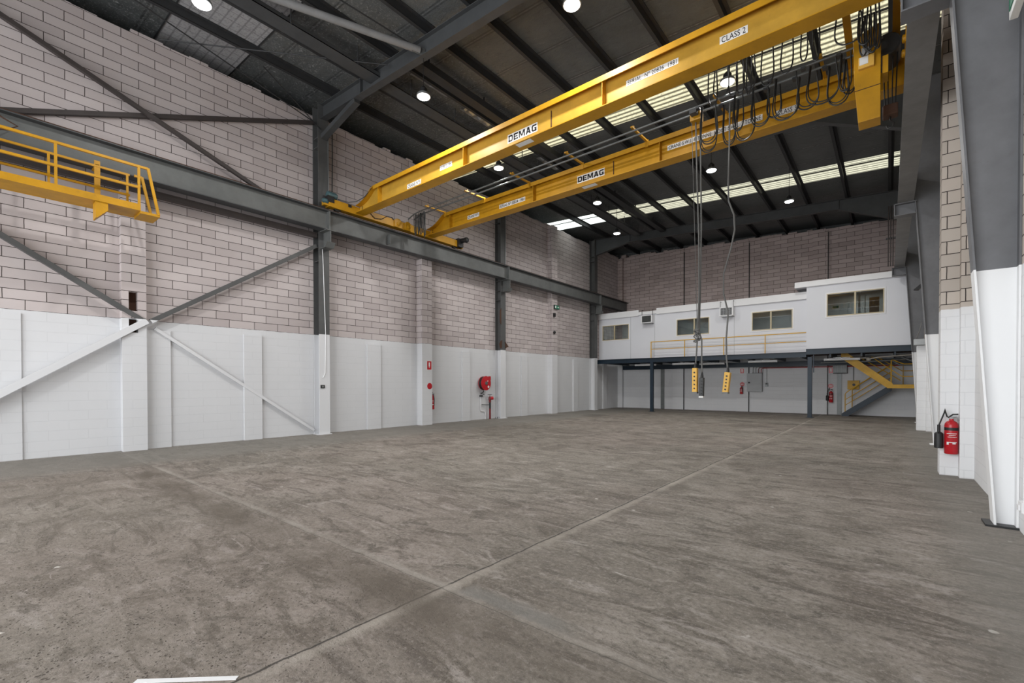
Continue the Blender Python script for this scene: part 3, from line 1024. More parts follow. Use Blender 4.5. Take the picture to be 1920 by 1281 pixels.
def office_window(parent, a, b, zb, zt, y, half=0.5, label=None, fr_m='beige_frame'):
    xm = a + (b - a) * half
    mb = MB()
    mb.box(a, b, y - 0.03, y + 0.05, zt - 0.035, zt).box(a, b, y - 0.03, y + 0.05, zb, zb + 0.035)
    mb.box(a, a + 0.035, y - 0.03, y + 0.05, zb + 0.035, zt - 0.035).box(b - 0.035, b, y - 0.03, y + 0.05, zb + 0.035, zt - 0.035)
    mb.box(xm - 0.03, xm + 0.03, y - 0.03, y + 0.05, zb + 0.035, zt - 0.035)
    f = mb.build('window_frame', fr_m, parent)
    MB().box(a + 0.035, xm - 0.03, y + 0.005, y + 0.011, zb + 0.035, zt - 0.035).build('glass_pane', 'glass', f)
    MB().box(xm + 0.03, b - 0.035, y + 0.025, y + 0.031, zb + 0.035, zt - 0.035).build('glass_pane', 'glass', f)
    # flat white architrave round the frame
    mb = MB()
    for q in ((a - 0.05, b + 0.05, zt, zt + 0.05), (a - 0.05, b + 0.05, zb - 0.05, zb), (a - 0.05, a, zb, zt), (b, b + 0.05, zb, zt)):
        mb.box(q[0], q[1], y - 0.02, y - 0.001, q[2], q[3])
    mb.build('architrave', 'white_trim', parent)
    return f


# long low office
MY = 23.86
t = thing('mezzanine_office', 'long white office cabin on the mezzanine with three sliding windows', 'office', (-8, MY, 2.86))
WIN = [(-12.82, -11.19, 3.975, 4.82), (-8.52, -6.90, 3.975, 4.81), (-4.98, -3.33, 3.96, 4.83)]
mb = MB()
wall_with_holes(mb, -13.06, -2.76, MY, MY + 0.08, 2.86, 5.24, WIN)
mb.build('front_wall', 'white', t)
mb = MB()
for gx in (-11.08, -9.7, -5.75):
    mb.box(gx - 0.008, gx + 0.008, MY - 0.004, MY + 0.001, 2.88, 5.2)
mb.build('panel_joint', 'grey_box', t)
mb = MB()
mb.box(-13.06, -10.58, MY - 0.10, MY - 0.02, 5.20, 5.52).box(-10.58, -9.58, MY - 0.10, MY - 0.02, 5.24, 5.40)
mb.box(-9.58, -2.76, MY - 0.10, MY - 0.02, 5.20, 5.52)
mb.build('fascia', 'white_trim', t)
MB().box(-13.06, -2.76, MY - 0.02, YF - 0.12, 5.24, 5.34).build('roof', 'white', t)
MB().box(-13.0, -2.80, YF - 0.2, YF - 0.14, 2.86, 5.24).build('rear_lining', 'office_in', t)
mb = MB()
for px in (-10.9, -5.9):
    mb.box(px - 0.04, px + 0.04, MY + 0.08, YF - 0.2, 2.86, 5.24)
mb.build('partition', 'office_in', t)
for (a, b, zb, zt), hf in zip(WIN, (0.46, 0.55, 0.48)):
    office_window(t, a, b, zb, zt, MY, hf)
mb = MB().box(-12.1, -11.3, YF - 0.24, YF - 0.205, 2.86, 4.85).box(-7.6, -7.1, YF - 0.26, YF - 0.205, 3.2, 4.9).box(-4.4, -3.6, YF - 0.24, YF - 0.205, 2.86, 4.9)
mb.build('inner_door', 'grey_box', t)

# taller projecting office on the right
t = thing('projecting_office', 'taller white office box at the right end with one wide window', 'office', (-1, PY, 2.97))
WB = (-2.03, -0.14, 4.30, 5.26)
BXR = 0.93
mb = MB()
wall_with_holes(mb, -2.755, BXR, PY - 0.03, PY + 0.05, 2.97, 5.66, [WB])
mb.box(-2.755, -2.68, PY + 0.05, YF - 0.12, 2.97, 5.66)
mb.build('front_wall', 'white', t)
mb = MB().box(-3.19, 0.79, PY - 0.12, PY - 0.04, 5.65, 5.88).box(-3.19, -3.13, PY - 0.04, YF - 0.12, 5.65, 5.88)
mb.build('fascia', 'white_trim', t)
MB().box(-3.13, 0.79, PY - 0.04, YF - 0.12, 5.66, 5.74).build('roof', 'white', t)
MB().box(0.79, 0.99, PY - 0.05, PY + 0.05, 5.50, 5.78).build('end_cover', 'white_trim', t)
MB().box(-2.66, 0.95, YF - 0.2, YF - 0.14, 2.97, 5.66).build('rear_lining', 'office_in', t)
f = office_window(t, *WB, PY - 0.03, 0.51)
MB().box(-0.62, -0.30, PY + 0.35, PY + 0.40, 2.97, 5.0).build('timber_door', 'timber', t)
MB().box(-1.45, -1.0, YF - 0.25, YF - 0.205, 2.97, 5.05).build('inner_door', 'grey_box', t)
s = MB().box(-1.95, -1.72, PY + 1.6, PY + 1.62, 4.85, 4.95).build('wall_notice', 'sign_green', t)
MB().box(-1.0, -0.93, PY + 0.8, PY + 0.9, 2.97, 5.6).box(-0.80, -0.77, PY + 1.3, PY + 1.35, 2.97, 5.6).build('partition', 'office_in', t)


def air_con(cx, label, grille):
    t = thing('air_conditioner', label, 'air conditioner', (cx, MY - 0.2, 4.75))
    y0, y1 = MY - 0.36, MY - 0.002
    mb = MB()
    x0, x1, z0, z1 = cx - 0.30, cx + 0.30, 4.74, 5.16
    mb.box(x0, x1, y0 + 0.02, y1, z0, z0 + 0.03).box(x0, x1, y0 + 0.02, y1, z1 - 0.03, z1)
    mb.box(x0, x0 + 0.02, y0 + 0.02, y1, z0 + 0.03, z1 - 0.03).box(x1 - 0.02, x1, y0 + 0.02, y1, z0 + 0.03, z1 - 0.03)
    mb.box(x0, x0 + 0.045, y0, y0 + 0.02, z0, z1).box(x1 - 0.045, x1, y0, y0 + 0.02, z0, z1).box(x0 + 0.045, x1 - 0.045, y0, y0 + 0.02, z0, z0 + 0.04).box(x0 + 0.045, x1 - 0.045, y0, y0 + 0.02, z1 - 0.04, z1)
    mb.build('casing', 'white_trim', t)
    MB().box(x0 + 0.03, x1 - 0.03, y0 + 0.05, y1 - 0.02, z0 + 0.035, z1 - 0.035).build('coil_core', 'purlin', t)
    mb = MB()
    if grille:
        for k in range(7):
            z = z0 + 0.075 + k * 0.045
            mb.box(x0 + 0.045, x1 - 0.045, y0 + 0.006, y0 + 0.016, z, z + 0.016)
        for k in range(3):
            x = x0 + 0.17 + k * 0.13
            mb.box(x, x + 0.014, y0 + 0.002, y0 + 0.006, z0 + 0.05, z1 - 0.05)
    else:
        for k in range(24):
            x = x0 + 0.05 + k * 0.0208
            mb.box(x, x + 0.006, y0 + 0.02, y0 + 0.045, z0 + 0.045, z1 - 0.045)
    mb.build('grille', 'grey_box' if grille else 'pipe_grey', t)
    mb = MB()
    for x in (x0 + 0.01, x1 - 0.01):
        mb.bar((x, y0 + 0.10, z1 - 0.01), (x, y0 + 0.10, z1 + 0.30), 0.018, 0.018)
        mb.bar((x, y0 + 0.10, z1 + 0.29), (x, MY - 0.10, z1 + 0.29), 0.018, 0.018)
    mb.build('hanging_bracket', 'cable', t)
    MB().box(x0 + 0.05, x1 - 0.05, y0 + 0.02, y1, z0 - 0.03, z0 - 0.002).build('drip_tray', 'galv', t)


air_con(-10.02, 'window air conditioner without front grille, in the notch of the fascia left of the railing', False)
air_con(-6.03, 'slatted window air conditioner high on the office wall between the middle and right windows', True)

# fill lights added inside the offices to brighten what shows through the windows
for lx, ly, lz, who, nm in ((-12.0, 25.0, 5.20, 'mezzanine_office', 'added fill light behind the left office window'),
                            (-8.2, 25.0, 5.20, 'm', 'added fill light inside the office behind the middle window'),
                            (-4.2, 25.0, 5.20, 'm', 'added fill light inside the office behind the right window of the long cabin'),
                            (-0.9, 25.2, 5.60, 'p', 'added fill light inside the projecting office')):
    t = thing('office_fill_light', nm, 'light', (lx, ly, lz), 'added office fill lights')
    MB().box(lx - 0.3, lx + 0.3, ly - 0.1, ly + 0.1, lz, lz + 0.035).build('housing', 'white_trim', t)
    MB().box(lx - 0.28, lx + 0.28, ly - 0.08, ly + 0.08, lz - 0.008, lz).build('diffuser', 'white_trim', t)
    l = area_light('office_fill', (lx, ly, lz - 0.02), (0, 0, 0), 0.5, 0.2, 24, (1, 1, 0.97))
    l.parent = t
    l.matrix_parent_inverse = winv(t)

# ------------------------------------------------------------------ things under the platform
for n, (cx, cy, L, lb) in enumerate(((-10.35, 24.15, 1.2, 'white tube light under the platform, leftmost beside the first navy post'),
                                     (-8.2, 24.05, 1.2, 'white tube light under the platform left of the hanging ropes'),
                                     (-7.1, 25.0, 1.25, 'white tube light under the platform behind the yellow pendant controls'),
                                     (-4.55, 24.0, 1.2, 'white tube light under the platform above the grey switchboard'),
                                     (-1.55, 24.1, 1.25, 'white tube light under the projecting office left of the stairs'))):
    t = thing('tube_light', lb, 'light', (cx, cy, 2.5), 'tube lights under the platform')
    MB().box(cx - L / 2, cx + L / 2, cy - 0.05, cy + 0.05, 2.51, 2.56).build('batten', 'white_trim', t)
    MB().tube([(cx - L / 2 + 0.04, cy, 2.487), (cx + L / 2 - 0.04, cy, 2.487)], 0.018, 10).build('tube', 'sign_white', t, smooth=True)
    MB().box(cx - L / 2, cx - L / 2 + 0.03, cy - 0.03, cy + 0.03, 2.465, 2.51).build('end_cap', 'white_trim', t)
    MB().box(cx + L / 2 - 0.03, cx + L / 2, cy - 0.03, cy + 0.03, 2.465, 2.51).build('end_cap', 'white_trim', t)
    MB().box(cx - 0.02, cx + 0.02, cy - 0.02, cy + 0.02, 2.56, 2.60).box(cx - 0.30, cx + 0.30, cy - 0.02, cy + 0.02, 2.585, 2.60).build('hanger', 'galv', t)

# switchboard
t = thing('switchboard', 'grey wall switchboard with a small black handle under the platform', 'switchboard', (-5.35, YF - 0.1, 1.1))
MB().box(-5.72, -5.02, YF - 0.22, YF - 0.001, 1.06, 2.02).build('cabinet', 'grey_box', t, bevel=0.006)
MB().box(-5.69, -5.05, YF - 0.235, YF - 0.222, 1.09, 1.99).build('door', 'grey_box', t)
MB().box(-5.66, -5.57, YF - 0.25, YF - 0.236, 1.49, 1.57).build('handle', 'black', t)
MB().box(-5.50, -5.00, YF - 0.2, YF - 0.02, 2.02, 2.035).build('gland_plate', 'black', t)
cab = []
for k, (cx, mt, lb) in enumerate(((-5.46, 'galv', 'leftmost grey conduit rising from the switchboard top'), (-5.33, 'galv', 'second grey conduit rising from the switchboard top'),
                                  (-5.20, 'darkred', 'left red conduit rising from the switchboard and turning right'), (-5.08, 'red', 'right red conduit rising from the switchboard and turning right'))):
    yy = YF - 0.10
    zz = 2.33 + 0.0 * k
    xe = 0.85 if k >= 2 else -3.2
    zr = 2.27 + 0.035 * (3 - k)
    pts = [(cx, yy, 2.036), (cx, yy, zr - 0.10)]
    for a in range(1, 6):
        th = a / 5 * math.pi / 2
        pts.append((cx + 0.10 * (1 - math.cos(th)), yy - 0.0 * a, zr - 0.10 + 0.10 * math.sin(th)))
    pts.append((xe, yy, zr))
    tag(MB().tube(pts, 0.014, 8).build('electrical_conduit', mt, smooth=True), lb, 'conduit', 'conduits above the switchboard')
t = thing('isolator_switch', 'small black isolator switch on a thin conduit right of the switchboard', 'switch', (-4.83, YF - 0.05, 1.35))
MB().box(-4.90, -4.77, YF - 0.08, YF - 0.001, 1.33, 1.52).build('box', 'pipe_grey', t)
MB().box(-4.87, -4.80, YF - 0.10, YF - 0.081, 1.44, 1.50).build('rocker', 'black', t)
MB().tube([(-4.83, YF - 0.03, 1.52), (-4.83, YF - 0.03, 2.22), (-4.86, YF - 0.03, 2.29), (-4.93, YF - 0.03, 2.31), (-5.0, YF - 0.05, 2.24), (-5.02, YF - 0.06, 2.04)], 0.010, 8).build('conduit', 'galv', t, smooth=True)


def fire_sign(x, z, label, face, w_=0.20, h_=0.30, body=None, pos=None):
    """red and white fire point sign. face '-y': on far wall at y=pos, '+x': on left wall at x=pos"""
    t = thing('fire_sign', label, 'sign', (x if face == '-y' else pos, pos if face == '-y' else x, z))

    def bx(a0, a1, z0, z1, d0, d1):
        if face == '-y':
            return MB().box(x + a0, x + a1, pos - d1, pos - d0, z + z0, z + z1)
        return MB().box(pos + d0, pos + d1, x + a0, x + a1, z + z0, z + z1)
    bx(-w_ / 2, w_ / 2, -h_ / 2, h_ / 2, 0.001, 0.006).build('backing', 'sign_white', t)
    bx(-w_ / 2 + 0.012, w_ / 2 - 0.012, -h_ / 2 + 0.012, h_ / 2 - 0.012, 0.006, 0.008).build('red_field', 'red', t)
    if body == 'reel':
        bx(-0.03, 0.055, -0.0, 0.115, 0.008, 0.010).build('reel_symbol', 'sign_white', t)
        bx(-0.055, 0.055, -0.115, -0.05, 0.008, 0.010).build('caption_field', 'sign_white', t)
    else:
        bx(-0.028, 0.028, -0.045, 0.105, 0.008, 0.010).build('extinguisher_symbol', 'sign_white', t)
        bx(-0.016, 0.016, -0.085, -0.058, 0.008, 0.010).build('arrow_symbol', 'sign_white', t)
    return t


fire_sign(-5.98, 2.15, 'red and white extinguisher sign on the far wall left of the switchboard', '-y', 0.19, 0.27, pos=YF - 0.1)
fire_sign(-2.12, 2.10, 'red and white extinguisher sign on the far wall right of the second navy post', '-y', 0.19, 0.27, pos=YF)
fire_sign(10.84, 2.15, 'red and white extinguisher sign high on the white pier of the left wall', '+x', 0.22, 0.33, pos=-12.80)
fire_sign(13.03, 1.69, 'small red hose reel sign on the left wall beside the red hose reel', '+x', 0.22, 0.30, body='reel', pos=XL)


def disc_sign(x, z, label, YF=YF):
    t = thing('fire_disc', label, 'sign', (x, YF, z))
    MB().lathe([(0.11, 0), (0.11, 0.004)], (x, YF - 0.001, z), (0, -1, 0), 24).build('disc', 'red', t)
    MB().box(x - 0.07, x + 0.07, YF - 0.009, YF - 0.006, z - 0.012, z + 0.012).build('lettering_band', 'sign_white', t)


disc_sign(-5.97, 1.45, 'round red fire label above the small extinguisher left of the switchboard', YF - 0.1)
disc_sign(-2.12, 1.36, 'round red fire label above the extinguisher beside the stairs')


def extinguisher(x, y, z, r, h, label, horn=True, parent_mat='red', face=(0, -1), band=True, sc=1.0):
    """cylinder with its base at (x,y,z); face = unit vector away from the wall in plan"""
    fx, fy = face
    sx, sy = fy, -fx            # sideways in plan (to the viewer's left when face is -y)
    sx, sy = -abs(sx) if face == (0, -1) else sx, sy
    t = thing('fire_extinguisher', label, 'fire extinguisher', (x, y, z))
    hb = h * 0.80
    MB().lathe([(r * 0.93, 0.0), (r, r * 0.12), (r, hb * 0.84), (r * 0.93, hb * 0.90), (r * 0.72, hb * 0.955), (r * 0.40, hb * 0.985), (r * 0.33, hb * 1.0), (r * 0.33, hb * 1.04)],
               (x, y, z), seg=28).build('cylinder', 'red', t, smooth=True)
    if band:
        MB().lathe([(r * 1.012, hb * 0.70), (r * 1.012, hb * 0.79)], (x, y, z), seg=28).build('black_band', 'black', t, smooth=True)
    # printed label, curved on the front
    bm = MB()
    seg = 9
    a0 = math.atan2(fy, fx)
    vs = []
    for k in range(seg + 1):
        a = a0 - 0.75 + 1.5 * k / seg
        vs.append([bm.bm.verts.new((x + r * 1.015 * math.cos(a), y + r * 1.015 * math.sin(a), z + zz)) for zz in (hb * 0.34, hb * 0.36)])
    for a, b in zip(vs, vs[1:]):
        bm.bm.faces.new((a[0], b[0], b[1], a[1]))
    for zz0, zz1, lo, hi in ((0.60, 0.62, 0, 9), (0.55, 0.565, 2, 8), (0.50, 0.515, 1, 9), (0.30, 0.335, 5, 8), (0.28, 0.34, 0, 2)):
        vs = []
        for k in range(lo, hi + 1):
            a = a0 - 0.75 + 1.5 * k / seg
            vs.append([bm.bm.verts.new((x + r * 1.015 * math.cos(a), y + r * 1.015 * math.sin(a), z + hb * zz)) for zz in (zz0, zz1)])
        for a, b in zip(vs, vs[1:]):
            bm.bm.faces.new((a[0], b[0], b[1], a[1]))
    bm.build('printed_label', 'sign_white', t)
    zt = z + hb * 1.04
    MB().box(x - r * 0.30, x + r * 0.30, y - r * 0.30, y + r * 0.30, zt, zt + h * 0.05).build('valve', 'galv', t, bevel=0.003)
    MB().tube([(x - fx * 0 - r * 0.3, y + fy * 0.01, zt + h * 0.05), (x + r * 0.2, y + fy * 0.02, zt + h * 0.11), (x + r * 0.9, y + fy * 0.03, zt + h * 0.115)], r * 0.13, 8).build('lever', 'black', t, smooth=True)
    MB().tube([(x - r * 0.1, y + fy * 0.01, zt + h * 0.03), (x + r * 0.7, y + fy * 0.03, zt + h * 0.05), (x + r * 0.95, y + fy * 0.03, zt - h * 0.05)], r * 0.13, 8).build('carry_handle', 'galv', t, smooth=True)
    if horn:
        hx = x - r * 1.75
        hy = y + fy * 0.0
        MB().tube([(x - r * 0.25, hy, zt + h * 0.03), (x - r * 0.6, hy, zt + h * 0.05), (x - r * 0.85, hy, zt + h * 0.17), (x - r * 0.9, hy, zt + h * 0.24), (x - r * 1.0, hy, zt + h * 0.14), (hx + 0.01, hy, zt - h * 0.12), (hx, hy, zt - h * 0.16)], r * 0.12, 8).build('hose', 'black', t, smooth=True)
        MB().lathe([(r * 0.24, 0.0), (r * 0.24, h * 0.17), (r * 0.55, h * 0.19), (r * 0.66, h * 0.22), (r * 0.68, h * 0.55), (r * 0.60, h * 0.56)], (hx, hy, zt - h * 0.15), (0, 0, -1), 20).build('discharge_horn', 'black', t, smooth=True)
    else:
        ox, oy = sx * r, sy * r
        MB().tube([(x, y, zt + h * 0.02), (x + fx * r * 0.9 - ox * 0.7, y + fy * r * 0.9 - oy * 0.7, zt + h * 0.02), (x + fx * r * 1.1 - ox * 1.0, y + fy * r * 1.1 - oy * 1.0, z + hb * 0.7), (x + fx * r * 1.1 - ox * 0.9, y + fy * r * 1.1 - oy * 0.9, z + hb * 0.25)], r * 0.17, 8).build('hose', 'black', t, smooth=True)
    # wall hook
    MB().box(x - 0.015 - (0.0 if fx == 0 else fx * r), x + 0.015, y - 0.015 if fy == 0 else y - 0.0, y + (0.015 if fy == 0 else -fy * (r + 0.04)), zt - 0.005, zt + 0.03).build('wall_hook', 'galv', t)


extinguisher(0.772, 9.955, 0.36, 0.083, 0.66, 'large red extinguisher with black discharge horn on the right wall pier')
extinguisher(-2.10, YF - 0.105, 0.58, 0.085, 0.66, 'red extinguisher with black horn on the far wall beside the yellow stairs')
extinguisher(-5.99, YF - 0.19, 0.94, 0.075, 0.44, 'small black and red extinguisher on the far wall left of the switchboard', horn=False)
extinguisher(-12.90, 11.07, 0.55, 0.075, 0.66, 'slim red extinguisher with hose beside the white pier of the left wall', horn=False, face=(0.7071, -0.7071), band=False)
MB_ = MB().lathe([(0.115, 0), (0.115, 0.005)], (-12.801, 10.86, 1.40), (1, 0, 0), 24)
tag(MB_.build('fire_disc', 'red'), 'plain red fire disc on the left wall pier above the slim extinguisher', 'sign')

# hanging panel, grey duct column, yellow box
t = thing('mesh_cabinet', 'dark grey ribbed metal cabinet hung high on the far wall beside the stairs', 'cabinet', (-1.75, YF, 1.95))
MB().box(-2.02, -1.48, YF - 0.22, YF - 0.001, 1.96, 2.60).build('body', 'steel', t)
mb = MB()
for k in range(14):
    mb.box(-2.0 + k * 0.037, -1.99 + k * 0.037, YF - 0.228, YF - 0.221, 1.99, 2.56)
mb.build('door_ribs', 'galv', t)
MB().box(-2.02, -1.48, YF - 0.225, YF - 0.001, 1.945, 1.959).build('base_lip', 'black', t)
tag(MB().box(-1.87, -1.70, YF - 0.06, YF - 0.001, 0.0, 1.94).build('wall_duct', 'pipe_grey'), 'flat grey vertical duct on the far wall below the dark cabinet', 'duct')
tag(MB().box(-10.40, -10.20, YF - 0.06, YF - 0.001, 0.0, 2.58).build('wall_duct', 'pipe_grey'), 'flat grey vertical duct on the far wall right of the first navy post', 'duct')
t = thing('tap_box', 'small yellow metal box with a round symbol behind the stair handrail', 'box', (-1.23, YF, 1.2))
MB().box(-1.47, -1.03, YF - 0.14, YF - 0.001, 1.20, 1.62).build('body', 'yellow_rail', t, bevel=0.004)
MB().lathe([(0.06, 0), (0.06, 0.006)], (-1.23, YF - 0.141, 1.42), (0, -1, 0), 20).build('round_symbol', 'steel_dark', t)
MB().tube([(-1.25, YF - 0.03, 1.62), (-1.25, YF - 0.03, 2.5)], 0.018, 8).build('supply_conduit', 'galv', t, smooth=True)

# pipes under the right hand office
for pts, r, mt, lb in (([(-1.75, 24.25, 2.60), (-1.70, 24.2, 2.55), (-0.72, 24.2, 2.55), (-0.68, 24.2, 2.50)], 0.03, 'pipe_cream', 'short cream waste pipe under the projecting office left of the pipe elbow'),
                       ([(-0.60, 24.1, 2.50), (-0.3, 24.0, 2.56), (0.97, 23.8, 2.62)], 0.028, 'pipe_cream', 'long cream pipe rising slightly to the right wall under the office'),
                       ([(-2.35, 24.7, 2.42), (-0.62, 24.7, 2.42), (0.10, 24.7, 2.44), (0.35, 24.75, 2.25), (0.98, 24.75, 2.22)], 0.035, 'pipe_grey', 'grey waste pipe with two bends above the stair landing'),
                       ([(0.45, 24.9, 2.56), (0.55, 24.9, 2.50), (0.80, 24.9, 2.36), (0.98, 24.9, 2.34)], 0.045, 'pipe_grey', 'thick grey pipe bend in the corner above the stair landing'),
                       ([(-0.9, 25.9, 2.50), (0.98, 25.9, 2.50)], 0.022, 'pipe_cream', 'thin pale conduit at the back under the projecting office')):
    tag(MB().tube(pts, r, 12).build('waste_pipe', mt, smooth=True), lb, 'pipe', 'pipes under the projecting office')
tag(MB().lathe([(0.075, 0), (0.08, 0.05), (0.08, 0.11), (0.05, 0.14)], (-0.64, 24.2, 2.43), seg=18).build('pipe_trap', 'pipe_cream', smooth=True), 'round cream pipe trap under the projecting office above the stairs', 'pipe')

# ------------------------------------------------------------------ stairs
t = thing('staircase', 'yellow steel dog-leg staircase rising to the platform at the right end of the far wall', 'stairs', (0, 25.2, 0))
YA, YB = 24.5, 25.25
for yy in (YA, YB - 0.04):
    MB().prism([(-1.60, 2.80), (-1.38, 2.80), (0.05, 1.56), (0.14, 1.48), (0.14, 1.28), (-0.02, 1.28), (-1.60, 2.58)], 'y', yy, yy + 0.04).build('stringer', 'yellow_rail', t)
for k in range(7):
    x = -0.08 - k * 0.215
    z = 1.62 + k * 0.187
    MB().box(x - 0.23, x + 0.0, YA + 0.04, YB - 0.04, z - 0.03, z).build('tread', 'galv', t)
MB().box(0.14, 0.99, YA, YA + 0.04, 1.28, 1.43).box(0.14, 0.99, 26.36, 26.40, 1.28, 1.43).build('landing_frame', 'yellow_rail', t)
MB().box(0.10, 0.99, YA + 0.04, 26.36, 1.38, 1.42).build('landing_plate', 'galv', t)
YC, YD = 25.5, 26.25
for yy in (YC, YD - 0.04):
    MB().prism([(-1.62, 0.0), (-1.40, 0.0), (0.12, 1.16), (0.12, 1.38), (0.02, 1.38), (-1.62, 0.12)], 'y', yy, yy + 0.04).build('stringer', 'navy', t)
for k in range(7):
    x = 0.05 - k * 0.225
    z = 1.22 - k * 0.18
    MB().box(x - 0.24, x, YC + 0.04, YD - 0.04, z - 0.03, z).build('tread', 'darkred' if k == 3 else 'steel_dark', t)
sl = 1.26 / 1.62
for yy, x0, dz in ((YC + 0.02, -1.50, 0.0), (YD - 0.02, -1.28, 0.02)):
    zf = (x0 + 1.62) * sl + 0.02
    tops = []
    for hh in (0.98, 0.70, 0.42):
        mb = MB()
        if hh == 0.98:
            mb.tube([(x0, yy, zf), (x0, yy, zf + 0.88), (x0 + 0.04, yy, zf + 0.95), (x0 + 0.12, yy, zf + 1.03), (0.08, yy, zf + 1.03 + (0.08 - x0 - 0.12) * sl)], 0.019, 8)
            mb.build('handrail', 'yellow_rail', t, smooth=True)
        else:
            mb.tube([(x0, yy, zf + hh * 0.9), (0.08, yy, zf + hh * 0.9 + (0.08 - x0) * sl)], 0.014, 8)
            mb.build('middle_rail', 'yellow_rail', t, smooth=True)
# upper flight guard
sl2 = -1.24 / 1.43
MB().tube([(0.09, YA + 0.02, 1.43), (0.09, YA + 0.02, 2.42)], 0.022, 8).build('landing_post', 'yellow_rail', t, smooth=True)
MB().tube([(-0.55, YA + 0.02, 2.60), (0.02, YA + 0.02, 2.10), (0.38, YA + 0.02, 1.80), (0.46, YA + 0.02, 1.76), (0.98, YA + 0.02, 1.76)], 0.018, 8).build('middle_rail', 'yellow_rail', t, smooth=True)
MB().tube([(0.09, YA + 0.02, 2.42), (0.13, YA + 0.02, 2.45), (0.42, YA + 0.02, 2.30), (0.50, YA + 0.02, 2.27), (0.98, YA + 0.02, 2.27)], 0.019, 8).build('handrail', 'yellow_rail', t, smooth=True)
MB().tube([(-0.95, YB - 0.02, 2.60), (-0.05, YB - 0.02, 1.95), (0.40, YB - 0.02, 1.60)], 0.018, 8).build('middle_rail', 'yellow_rail', t, smooth=True)
MB().tube([(-0.35, YB - 0.02, 2.60), (0.45, YB - 0.02, 2.0), (0.98, YB - 0.02, 2.0)], 0.018, 8).build('handrail', 'yellow_rail', t, smooth=True)
MB().tube([(0.50, 26.3, 1.42), (0.50, 26.3, 2.28), (0.98, 26.3, 2.28)], 0.018, 8).build('landing_post', 'yellow_rail', t, smooth=True)

# ------------------------------------------------------------------ things on the left wall
t = thing('hose_reel', 'red fire hose reel with black hose on the left wall before the middle column', 'hose reel', (XL, 13.9, 1.5))
cx, cy, cz = XL, 13.90, 1.51
MB().lathe([(0.05, 0), (0.05, 0.07)], (cx, cy, cz), (1, 0, 0), 16).build('axle_bracket', 'steel_dark', t)
MB().lathe([(0.27, 0.07), (0.285, 0.075), (0.285, 0.085), (0.27, 0.09)], (cx, cy, cz), (1, 0, 0), 40).build('rear_disc', 'red', t, smooth=True)
mb = MB()
for k in range(5):
    pts = []
    rr_ = 0.265
    for a in range(33):
        th = a / 32 * 2 * math.pi
        pts.append((cx + 0.108 + k * 0.026, cy + rr_ * math.cos(th), cz + rr_ * math.sin(th)))
    mb.tube(pts, 0.0125, 8)
mb.build('coiled_hose', 'black', t, smooth=True)
MB().lathe([(0.285, 0.235), (0.295, 0.24), (0.295, 0.25), (0.27, 0.255), (0.12, 0.258), (0.10, 0.262)], (cx, cy, cz), (1, 0, 0), 40).build('front_disc', 'red', t, smooth=True)
MB().lathe([(0.075, 0.262), (0.07, 0.285), (0.04, 0.29)], (cx, cy, cz), (1, 0, 0), 24).build('hub', 'steel', t, smooth=True)
MB().lathe([(0.10, 0.085), (0.10, 0.24)], (cx, cy, cz), (1, 0, 0), 24).build('drum', 'steel_dark', t)
MB().lathe([(0.05, 0.262), (0.05, 0.264)], (cx, cy + 0.13, cz - 0.15), (1, 0, 0), 16).build('round_sticker', 'sign_white', t)
MB().lathe([(0.025, 0.262), (0.025, 0.264)], (cx, cy + 0.09, cz + 0.09), (1, 0, 0), 12).build('small_sticker', 'sign_white', t)
MB().prism([(cy + 0.12, cz + 0.21), (cy + 0.29, cz + 0.12), (cy + 0.29, cz + 0.29), (cy + 0.14, cz + 0.29)], 'x', cx + 0.245, cx + 0.25).build('corner_plate', 'red', t)
MB().tube([(cx + 0.1, cy, cz - 0.30), (cx + 0.1, cy - 0.02, cz - 0.38), (cx + 0.06, cy - 0.12, cz - 0.42), (cx + 0.08, cy + 0.06, cz - 0.47)], 0.02, 8).build('hose_guide', 'black', t, smooth=True)
MB().box(cx + 0.002, cx + 0.08, cy - 0.15, cy - 0.02, cz - 0.56, cz - 0.50).build('nozzle', 'black', t)
MB().tube([(cx + 0.03, cy - 0.10, cz - 0.56), (cx + 0.03, cy - 0.10, 0.42), (cx + 0.03, cy - 0.06, 0.36), (cx + 0.03, cy + 0.14, 0.33), (cx + 0.03, cy + 0.18, 0.28), (cx + 0.03, cy + 0.18, 0.0)], 0.016, 8).build('supply_pipe', 'white_trim', t, smooth=True)

t = thing('hydrant_standpipe', 'dark red hydrant standpipe with red cap and handwheel beside the hose reel', 'hydrant', (-12.95, 14.24, 0))
MB().tube([(-12.93, 14.24, 0), (-12.93, 14.24, 0.45)], 0.042, 16).build('lower_pipe', 'darkred', t, smooth=True)
MB().tube([(-12.93, 14.24, 0.45), (-12.93, 14.24, 0.72)], 0.040, 16).build('upper_pipe', 'black', t, smooth=True)
MB().lathe([(0.05, 0), (0.055, 0.03), (0.045, 0.05), (0.06, 0.10), (0.06, 0.2), (0.03, 0.25)], (-12.93, 14.24, 0.70), seg=18).build('valve_body', 'darkred', t, smooth=True)
MB().lathe([(0.04, 0), (0.065, 0.05), (0.07, 0.07), (0.07, 0.13), (0.05, 0.15)], (-12.93, 14.24, 0.88), (0.55, 0.83, 0), 18).build('outlet_cap', 'red', t, smooth=True)
MB().tube([(-12.93, 14.24, 0.94), (-12.93, 14.24, 1.03)], 0.012, 8).build('spindle', 'steel', t)
mb = MB()
mb.tube([(-12.93 + 0.09 * math.cos(a / 16 * 6.2832), 14.24 + 0.09 * math.sin(a / 16 * 6.2832), 1.03) for a in range(17)], 0.01, 6)
mb.tube([(-13.02, 14.24, 1.03), (-12.84, 14.24, 1.03)], 0.008, 6).tube([(-12.93, 14.15, 1.03), (-12.93, 14.33, 1.03)], 0.008, 6)
mb.build('handwheel', 'cable', t, smooth=True)
